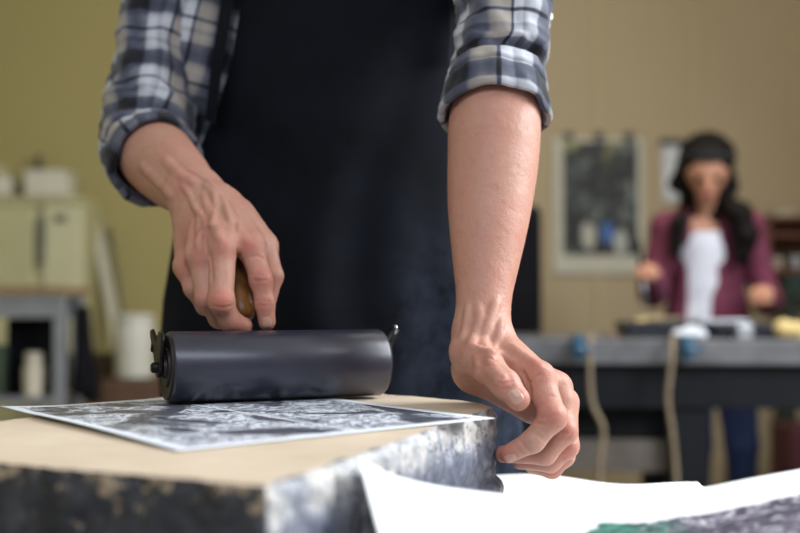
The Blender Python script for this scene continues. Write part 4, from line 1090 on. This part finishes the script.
# hair: cap, a wavy fall on both sides of the face and down the back
hp = [Cone(W(0, -0.034, 0.043), W(0, -0.016, 0.043), 0.096, 0.086), Cone(W(0, -0.07, 0.03), W(0, -0.07, -0.12), 0.085, 0.080),
      *chain([W(-0.070, -0.03, 0.03), W(-0.082, -0.02, -0.06), P(679, 225, 3.88), P(676, 255, 3.88)], [0.026, 0.028, 0.034, 0.018]),
      *chain([W(0.074, -0.03, 0.03), W(0.092, -0.03, -0.05), P(740, 213, 3.90), P(745, 236, 3.90), P(742, 262, 3.90)], [0.028, 0.033, 0.040, 0.044, 0.020]),
      Cone(W(0, -0.06, -0.1), (wc, 4.09, 1.18), 0.09, 0.07)]
gq = sdf_mesh(hp, 0.014, 0.005)
gq.carve([Cone(W(0, 0.16, -0.03), W(0, 0.060, -0.035), 0.085, 0.068), Cone(W(0, 0.13, 0.03), W(0, 0.085, 0.03), 0.06, 0.058), Cone(W(0, 0.05, -0.10), P(708, 240, 3.84), 0.060, 0.075)], 0.012)
Vq, Fq = gq.mesh()
Vq = Vq+np.array([[mnoise.noise(Vector((v[0]*45, v[1]*45, v[2]*12))), mnoise.noise(Vector((v[0]*45+7, v[1]*45, v[2]*12))), 0] for v in Vq])*0.008
link_mesh('hair', mesh_np('hair', Vq, Fq), M_hair, WOM)
# headband: a ring around the crown
bm = bmesh.new(); N = 60; rgs = []
for i in range(N):
    th = 2*math.pi*i/N; c_, s_ = math.cos(th), math.sin(th)
    ctr = W(0, -0.018, 0.058+0.028*s_); rr = []
    for (a, b) in ((0.096, -0.018), (0.099, -0.013), (0.099, 0.013), (0.095, 0.018), (0.088, 0.014), (0.088, -0.014)):
        rr.append(bm.verts.new(ctr+fx2*c_*a+ff*s_*(a+0.004)+fu2*b))
    rgs.append(rr)
for i in range(N):
    for k in range(6): bm.faces.new((rgs[i][k], rgs[(i+1) % N][k], rgs[(i+1) % N][(k+1) % 6], rgs[i][(k+1) % 6]))
bmesh.ops.recalc_face_normals(bm, faces=bm.faces)
link_mesh('headband', bm_mesh('headband', bm), M_band, WOM)
# cardigan with open front, tee under it
cg = [Cone(sL, sR, 0.056, 0.056), Cone((wc, 4.035, 1.25), (wc, 4.05, 1.08), 0.140, 0.128, n=(0, 1, 0), s=0.74), Cone((wc, 4.05, 1.08), (wc+0.01, 4.075, 0.90), 0.128, 0.165, n=(0, 1, 0), s=0.74)]
for s, e, h_ in ((sL, eL, hL), (sR, eR, hR)):
    cg += [Cone(s, e, 0.054, 0.050), Cone(e, e.lerp(h_, 0.62), 0.050, 0.040)]
gc = sdf_mesh(cg, 0.025, 0.005)
op0, op1 = P(709, 210, 3.90), P(704, 330, 3.86)
gc.carve([Cone(Vector((op0.x, 3.885, op0.z)), Vector((op1.x, 3.90, op1.z)), 0.060, 0.062, n=(0, 1, 0), s=1.7)], 0.01)
Vc, Fc = gc.mesh(); Vc = Vc+np.array([[mnoise.noise(Vector(v)*14)]*3 for v in Vc])*0.004
link_mesh('cardigan', mesh_np('cardigan', Vc, Fc), M_maroon, WOM)
gt2 = sdf_mesh([Cone((wc-0.01, 4.02, 1.205), (wc-0.005, 4.035, 1.08), 0.116, 0.108, n=(0, 1, 0), s=0.74), Cone((wc, 4.040, 1.08), (wc+0.01, 4.07, 0.90), 0.108, 0.145, n=(0, 1, 0), s=0.72)], 0.03, 0.005)
gt2.carve([Cone((wc-0.01, 3.80, 1.38), (wc-0.01, 4.10, 1.38), 0.135, 0.135)], 0.01)
link_mesh('tee_shirt', mesh_np('tee_shirt', *gt2.mesh()), M_tee, WOM)
jn = [Cone((wc+0.01, 4.08, 0.93), (wc+0.02, 4.085, 0.86), 0.142, 0.150, n=(0, 1, 0), s=0.74)]
for s in (-1, 1):
    hip = Vector((wc+0.02+s*0.075, 4.08, 0.86)); kn = Vector((wc+0.04+s*0.085, 4.05, 0.48)); an = Vector((wc+0.05+s*0.09, 4.10, 0.09))
    jn += [Cone(hip, kn, 0.088, 0.062), Cone(kn, an, 0.060, 0.048)]
link_mesh('jeans', mesh_np('jeans', *sdf_mesh(jn, 0.02, 0.007).mesh()), M_jean2, WOM)
for s in (-1, 1):
    an = Vector((wc+0.05+s*0.09, 4.10, 0.0))
    gs = sdf_mesh([Cone(an+Vector((0, 0.03, 0.04)), an+Vector((s*0.02, -0.13, 0.032)), 0.038, 0.030), Cone(an+Vector((0, 0.01, 0.09)), an+Vector((0, -0.01, 0.05)), 0.040, 0.040)], 0.03, 0.005)
    gs.F = np.maximum(gs.F, (0.0015-gs.ax[2])[None, None, :])
    link_mesh('shoe', mesh_np('shoe', *gs.mesh()), M_leather, WOM)
necl = [W(-0.05, 0.0, -0.115)]
# the tool in her hand
tl = thing('spatula', 'dark slim ink spatula held upright in the woman\'s hand', 'tool', tuple(hL))
t0, t1 = P(638, 240, 3.645), P(646, 306, 3.64)
tube('handle', [t0, t0.lerp(t1, 0.5)], [0.007, 0.008], M_charcoal, tl, 12)
tube('blade', [t0.lerp(t1, 0.5), t1], [0.006, 0.004], M_alu, tl, 10)

# ================================================================== BACK WALL
YB = WY1
def onwall(px, py, off=0.0): return P(px, py, YB-off)
def art_mat():
    m = new_mat('poster_art', (0.1, 0.12, 0.11), 0.6); t = NT(m)
    uv = t.obj()
    n0 = t.noise(11, 5, 0.65, vec=uv, dist=1.0); n1 = t.noise(5, 3, 0.5, vec=uv, dist=0.5); n2 = t.noise(17, 4, 0.6, vec=uv)
    c = t.ramp(n0, [(0.40, (0.006, 0.006, 0.008)), (0.50, (0.018, 0.020, 0.021)), (0.60, (0.08, 0.10, 0.095)), (0.70, (0.26, 0.28, 0.25))])
    sp = t.n('ShaderNodeSeparateXYZ'); t.l(uv, sp.inputs[0]); z = sp.outputs[2]; x = sp.outputs[0]
    hi = t.math('MULTIPLY', t.ramp(n1, [(0.52, (0,)*3), (0.60, (1,)*3)]), t.math('GREATER_THAN', t.math('ADD', z, t.math('MULTIPLY', n2, 0.1)), 0.22))
    c = t.mix(t.math('MULTIPLY', hi, 0.75), c, (0.30, 0.30, 0.09))
    def blob(bx_, bz_, r, col, c):
        d = t.math('SQRT', t.math('ADD', t.math('POWER', t.math('SUBTRACT', x, bx_), 2), t.math('POWER', t.math('MULTIPLY', t.math('SUBTRACT', z, bz_), 0.6), 2)))
        d = t.math('ADD', d, t.math('MULTIPLY', t.math('SUBTRACT', n2, 0.5), 0.05))
        return t.mix(t.ramp(d, [(r*0.8, (1,)*3), (r*1.1, (0,)*3)]), c, col)
    c = blob(0.035, -0.165, 0.030, (0.05, 0.14, 0.42), c); c = blob(-0.06, -0.18, 0.038, (0.45, 0.44, 0.38), c); c = blob(0.095, -0.21, 0.034, (0.42, 0.43, 0.40), c)
    t.l(c, t.b.inputs['Base Color']); return m
M_frame = simple('pale_mount', (0.52, 0.50, 0.42), 0.7, var=0.05)
pc = onwall(598, 204); pw, ph = 0.43, 0.65
PO = thing('poster', 'large dark abstract poster on a pale mount clipped to the back wall', 'poster', (pc.x, YB-0.012, pc.z-ph/2))
box('mount', (pc.x, YB-0.010, pc.z-0.01), (pw, 0.016, ph), M_frame, PO, bevel=0.002)
am = art_mat()
ao = box('artwork', (pc.x+0.008, YB-0.0195, pc.z+0.025), (pw-0.075, 0.003, ph-0.11), am, None, bevel=0)
ao.parent = PO; ao.location = Vector((pc.x+0.008, YB-0.0195, pc.z+0.025))-PO.location
M_clip = simple('black_clip', (0.015, 0.015, 0.015), 0.4, 0.4)
for px in (568, 598, 628):
    q = onwall(px, 137); box('clip', (q.x, YB-0.026, q.z), (0.045, 0.014, 0.035), M_clip, PO, bevel=0.003)
q = onwall(676, 173)
P2 = thing('hanging_print', 'narrow white print hanging on the wall beside the woman\'s head', 'print', (q.x, YB-0.01, q.z-0.14))
box('paper', (q.x, YB-0.012, q.z), (0.135, 0.004, 0.27), simple('hung_paper', (0.60, 0.62, 0.66), 0.7, var=0.12, scale=14), P2, bevel=0)
box('clip', (q.x-0.02, YB-0.02, q.z+0.145), (0.12, 0.014, 0.03), M_clip, P2, bevel=0.003)
# wall shelf at the right
M_redwood = wood('red_brown_wood', (0.10, 0.035, 0.02), (0.22, 0.085, 0.045), 5, 0.5)
s0 = onwall(763, 245, 0.2)
SH = thing('wall_shelf', 'red-brown wooden wall shelf behind the woman at the right edge', 'shelf', (s0.x+0.45, YB-0.12, 1.10))
for z in (1.135, 1.30, 1.345+0.03):
    box('board', (s0.x+0.45, YB-0.125, z), (0.90, 0.24, 0.024 if z < 1.3 else 0.022), M_redwood, SH)
for x in (s0.x+0.012, s0.x+0.888): box('side_panel', (x, YB-0.125, 1.255), (0.024, 0.24, 0.262), M_redwood, SH)
box('back_panel', (s0.x+0.45, YB-0.008, 1.25), (0.86, 0.012, 0.24), M_redwood, SH)
M_cream = simple('cream_paper', (0.55, 0.50, 0.40), 0.8, var=0.1)
for k, (dx, w_, h_, mt, lab) in enumerate(((0.07, 0.06, 0.05, M_cream, 'small cream tub inside the wall shelf nearest the woman'), (0.16, 0.07, 0.055, M_alu, 'grey tub inside the wall shelf at the picture edge'), (0.11, 0.12, 0.028, M_cream, 'low pale bundle lying on top of the wall shelf'))):
    zb = 1.148 if k < 2 else 1.3875
    o = lathe_along('tub' if k < 2 else 'bundle', (s0.x+dx, YB-0.17, zb), (s0.x+dx, YB-0.17, zb+1), [(0, w_*0.42), (h_*0.1, w_*0.48), (h_*0.85, w_*0.5), (h_*0.87, w_*0.54), (h_, w_*0.53), (h_*1.01, w_*0.1)], mt, seg=24)
    autosmooth(o, 35); tag(o, lab, 'tub' if k < 2 else 'bundle')
gb_ = onwall(785, 263, 0.3)
CB = thing('cabinet', 'dark green low cabinet under the red-brown wall shelf', 'cabinet', (s0.x+0.5, YB-0.2, 0.0))
M_dgreen = simple('dark_green_paint', (0.012, 0.035, 0.030), 0.5)
box('body', (s0.x+0.52, YB-0.13, 1.065), (0.86, 0.24, 0.11), M_dgreen, CB)
for x in (s0.x+0.12, s0.x+0.92): box('leg', (x, YB-0.13, 0.505), (0.04, 0.20, 1.01), M_dgreen, CB)

# chair behind the man's arm
M_blackfab = simple('black_fabric', (0.006, 0.006, 0.008), 0.9, var=0.3, spec=0.1)
cx_ = P(522, 270, 3.0)
CH = thing('office_chair', 'tall black chair half hidden behind the man\'s left forearm', 'chair', (cx_.x-0.10, 3.72, 0))
X = P(505, 270, 3.95).x-0.03; Yc = 3.95
CH.location = (X, Yc, 0); CH['_base'] = (X, Yc, 0)
bmc = bmesh.new(); bm_box(bmc, (X, Yc, 1.02), (0.32, 0.07, 0.64), bevel=0.034, seg=4); link_mesh('backrest', bm_mesh('backrest', bmc), M_blackfab, CH)
bmc = bmesh.new(); bm_box(bmc, (X, Yc+0.26, 0.52), (0.46, 0.46, 0.08), bevel=0.035, seg=4); link_mesh('seat', bm_mesh('seat', bmc), M_blackfab, CH)
tube('back_post', [(X, Yc+0.02, 0.80), (X, Yc+0.01, 0.52), (X, Yc+0.15, 0.47)], 0.02, M_black, CH)
tube('gas_lift', [(X, Yc+0.26, 0.49), (X, Yc+0.26, 0.08)], 0.026, M_black, CH)
for k in range(5):
    a = k*2*math.pi/5; e = Vector((X+0.27*math.cos(a), Yc+0.26+0.27*math.sin(a), 0.065))
    lg = tube('leg', [(X, Yc+0.26, 0.10), e], [0.022, 0.014], M_black, CH, 10)
    tube('caster', [e+Vector((-0.02*math.sin(a), 0.02*math.cos(a), -0.037)), e+Vector((0.02*math.sin(a), -0.02*math.cos(a), -0.037))], 0.027, M_black, CH, 14)

# maroon box on the floor at the right
mb = P(792, 452, 4.7); o = box('box', (mb.x+0.1, 4.7, 0.24), (0.30, 0.25, 0.48), simple('maroon_card', (0.10, 0.022, 0.035), 0.7), bevel=0.006)
tag(o, 'maroon box standing on the floor under the far right of the press table', 'box')

# ================================================================== LEFT CORNER
M_creamcab = simple('cream_enamel', (0.50, 0.47, 0.27), 0.55, var=0.05); M_creamcab2 = simple('cream_enamel_door', (0.58, 0.56, 0.36), 0.5, var=0.05)
M_dkhandle = simple('grey_handle', (0.16, 0.16, 0.13), 0.4, 0.4)
Yc2 = 4.98
xr = P(82, 300, Yc2).x; xm = P(38, 300, Yc2).x; zt = P(60, 196, Yc2).z
RF = thing('cabinet', 'tall cream two-door cabinet in the left corner behind the bench', 'cabinet', ((xr-0.45), Yc2+0.3, 0))
box('body', (xr-0.37, Yc2+0.16, zt/2+0.02), (0.74, 0.27, zt-0.04), M_creamcab, RF, bevel=0.012)
box('door', (xm+(xr-xm)/2+0.008, Yc2+0.012, zt/2+0.05-0.02), (xr-xm-0.02, 0.032, zt-0.14), M_creamcab2, RF, bevel=0.010)
dr = box('door', (xm-0.27, Yc2+0.012, zt/2+0.03), (0.50, 0.032, zt-0.14), M_creamcab, RF, bevel=0.010)
box('top_trim', (xr-0.37, Yc2+0.02, zt-0.022), (0.745, 0.06, 0.03), M_creamcab, RF, bevel=0.006)
box('door_handle', (xm+0.020, Yc2-0.016, 1.27), (0.026, 0.024, 0.22), M_dkhandle, RF, bevel=0.005)
box('lock', (xm+0.10, Yc2-0.008, zt-0.10), (0.05, 0.014, 0.035), M_dkhandle, RF, bevel=0.004)
q0, q1 = P(37, 190, Yc2+.2), P(76, 190, Yc2+.2)
M_whitebox = simple('white_card', (0.62, 0.60, 0.50), 0.7, var=0.05)
MW = thing('box', 'squat white box on top of the cream cabinet', 'box', ((q0.x+q1.x)/2, Yc2+.14, zt))
box('carton', ((q0.x+q1.x)/2, Yc2+.11, zt+0.058), (q1.x-q0.x, 0.18, 0.112), M_whitebox, MW, bevel=0.008)
box('lid', ((q0.x+q1.x)/2, Yc2+.11, zt+0.112), (q1.x-q0.x+0.012, 0.19, 0.018), M_whitebox, MW, bevel=0.004)
bq = P(38, 190, Yc2+0.24)
o = lathe_along('bottle', (bq.x, Yc2+0.25, zt+0.001), (bq.x, Yc2+0.25, 3), [(0, 0.030), (0.005, 0.034), (0.12, 0.034), (0.15, 0.024), (0.165, 0.013), (0.20, 0.013), (0.201, 0.016), (0.215, 0.016), (0.216, 0.004)], simple('dark_glass', (0.03, 0.035, 0.015), 0.15), seg=24)
autosmooth(o, 40); tag(o, 'dark bottle standing behind the white box on the cabinet', 'bottle')
bq = P(30, 190, Yc2+0.08)
o = lathe_along('jar', (bq.x, Yc2-0.0+0.20, zt+0.001), (bq.x, Yc2+0.20, 3), [(0, 0.018), (0.004, 0.021), (0.075, 0.021), (0.085, 0.015), (0.10, 0.015), (0.101, 0.003)], simple('brown_glass', (0.05, 0.03, 0.012), 0.2), seg=20)
autosmooth(o, 40); tag(o, 'small brown jar between the two white boxes on the cabinet', 'jar')
q0 = P(-14, 190, Yc2+.2); q1 = P(21, 190, Yc2+.2)
o = box('box', ((q0.x+q1.x)/2, Yc2+.13, zt+0.049), (q1.x-q0.x, 0.2, 0.096), M_whitebox, bevel=0.02); tag(o, 'pale rounded box at the far left on top of the cabinet', 'box')
o = box('box', ((q0.x+q1.x)/2-0.02, Yc2+.13, zt+0.049+0.049+0.026), (0.11, 0.15, 0.05), M_creamcab, bevel=0.012); tag(o, 'small yellowish box lying on the far left box', 'box')
# bench
Yb = 3.55
zb_ = P(30, 288, Yb).z; xb = P(68, 300, Yb).x
BN = thing('workbench', 'grey steel bench with a brown top at the left edge', 'bench', (xb-0.35, Yb+0.3, 0))
M_bsteel = simple('bench_grey', (0.24, 0.25, 0.27), 0.5, 0.2, var=0.1); M_btop = wood('bench_top_wood', (0.20, 0.125, 0.07), (0.32, 0.21, 0.12), 4)
box('tabletop', (xb-0.37, Yb+0.12, zb_-0.006), (0.75, 0.27, 0.026), M_btop, BN, bevel=0.004)
box('rail', (xb-0.37, Yb+0.02, zb_-0.060), (0.68, 0.03, 0.070), M_bsteel, BN)
box('rail', (xb-0.37, Yb+0.22, zb_-0.060), (0.68, 0.03, 0.070), M_bsteel, BN)
for y in (Yb+0.02, Yb+0.22):
    for x in (xb-0.03, xb-0.68): box('leg', (x, y, (zb_-0.024)/2), (0.035, 0.035, zb_-0.024), M_bsteel, BN)
box('shelf', (xb-0.355, Yb+0.12, 0.68), (0.66, 0.24, 0.02), M_bsteel, BN)
sx_ = P(38, 350, Yb+0.2).x
o = box('crate', (sx_+0.01, Yb+0.17, 0.691+0.125), (0.17, 0.13, 0.25), M_blackfab, bevel=0.008); tag(o, 'black crate on the lower shelf of the grey bench', 'crate')
bq = P(37, 350, Yb+0.08)
bmj = lathe_along('jar', (bq.x, Yb+0.055, 0.691), (bq.x, Yb+0.055, 3), [(0, 0.03), (0.004, 0.034), (0.09, 0.036), (0.11, 0.028), (0.125, 0.03), (0.14, 0.03), (0.142, 0.01)], M_cream, seg=24)
autosmooth(bmj, 40); tag(bmj, 'pale round jar in front of the black crate under the bench', 'jar')
o = box('box', (P(5, 350, Yb+0.2).x, Yb+0.13, 0.691+0.08), (0.09, 0.16, 0.16), simple('dark_green_card', (0.04, 0.06, 0.035), 0.7), bevel=0.006); tag(o, 'dark green box on the bench shelf at the picture edge', 'box')
o = box('sack', (P(42, 390, Yb+0.2).x-0.02, Yb+0.12, 0.26), (0.22, 0.14, 0.50), simple('tan_sack', (0.24, 0.20, 0.12), 0.9, var=0.3, bump=0.4), bevel=0.05); tag(o, 'brownish sack standing on the floor beneath the bench shelf', 'sack')
# dark cloth hanging at the bench end
gk = sdf_mesh([Cone((xb+0.024, Yb+0.05, zb_-0.07), (xb+0.030, Yb+0.06, 0.72), 0.014, 0.030), Cone((xb+0.026, Yb+0.12, zb_-0.07), (xb+0.034, Yb+0.13, 0.70), 0.014, 0.030)], 0.03, 0.005)
Vk, Fk = gk.mesh(); Vk = Vk+np.array([[mnoise.noise(Vector((v[0]*20, v[1]*20, v[2]*5)))]*2+[0] for v in Vk])*0.010
o = link_mesh('apron', mesh_np('apron_hanging', Vk, Fk), M_blackfab, base=(xb+0.04, Yb+0.1, zb_-0.05)); tag(o, 'black cloth hanging from the end of the grey bench', 'cloth')
# leaning boards
M_paleboard = simple('pale_board', (0.46, 0.44, 0.34), 0.6, var=0.1)
def leaning(name, a, b, w_, t_, mat, lab, cat):
    a, b = Vector(a), Vector(b); d = (b-a); L = d.length; rot = d.to_track_quat('Z', 'Y').to_matrix()
    o = box(name, (a+b)/2, (w_, t_, L), mat, rot=rot, bevel=0.003, base=a); tag(o, lab, cat)
pa, pb = P(119, 348, 5.08), P(94, 218, 5.26); k = pa.z/(pb.z-pa.z)
leaning('board', pa-(pb-pa)*k*0.99, pb, 0.055, 0.02, M_paleboard, 'long pale board leaning on the wall beside the cream cabinet', 'board')
pa, pb = P(127, 345, 5.08), P(109, 228, 5.27); k = pa.z/(pb.z-pa.z)
leaning('pole', pa-(pb-pa)*k*0.99, pb, 0.016, 0.016, simple('dark_pole', (0.10, 0.09, 0.06), 0.6), 'thin dark pole leaning on the wall right of the pale board', 'pole')
# white drum on a brown box, terracotta and brown things around
dq = P(133, 378, 4.5); bxh = dq.z
o = box('crate', (dq.x+0.0, 4.52, bxh/2-0.001), (0.20, 0.26, bxh-0.004), simple('brown_crate', (0.12, 0.065, 0.04), 0.8, var=0.3), bevel=0.006); tag(o, 'brown crate on the floor under the white drum', 'crate')
DR = thing('drum', 'white plastic drum on a brown crate left of the man', 'drum', (dq.x, 4.52, bxh))
M_wplastic = simple('white_plastic', (0.60, 0.59, 0.52), 0.4, var=0.06)
o = lathe_along('container', (dq.x, 4.52, bxh), (dq.x, 4.52, 3), [(0, 0.070), (0.006, 0.076), (0.20, 0.080), (0.23, 0.076), (0.232, 0.02)], M_wplastic, DR, 36); autosmooth(o, 40)
o = lathe_along('lid', (dq.x, 4.52, bxh+0.232), (dq.x, 4.52, 3), [(0, 0.070), (0.002, 0.080), (0.022, 0.080), (0.026, 0.07), (0.027, 0.01)], M_wplastic, DR, 36); autosmooth(o, 40)
tq = P(92, 400, 4.15)
o = lathe_along('flower_pot', (tq.x, 4.15, 0.002), (tq.x, 4.15, 3), [(0, 0.05), (0.01, 0.055), (0.50, 0.075), (0.51, 0.085), (0.60, 0.088), (0.602, 0.075), (0.58, 0.07), (0.50, 0.01)], simple('terracotta', (0.26, 0.085, 0.04), 0.8, var=0.2), seg=32); autosmooth(o, 35)
tag(o, 'tall reddish clay pot on the floor right of the bench', 'pot')
o = box('crate', (P(92, 400, 4.62).x, 4.74, 0.39), (0.24, 0.12, 0.775), simple('dark_brown_crate', (0.07, 0.05, 0.03), 0.8, var=0.3), bevel=0.006); tag(o, 'dark brown crate behind the reddish clay pot', 'crate')
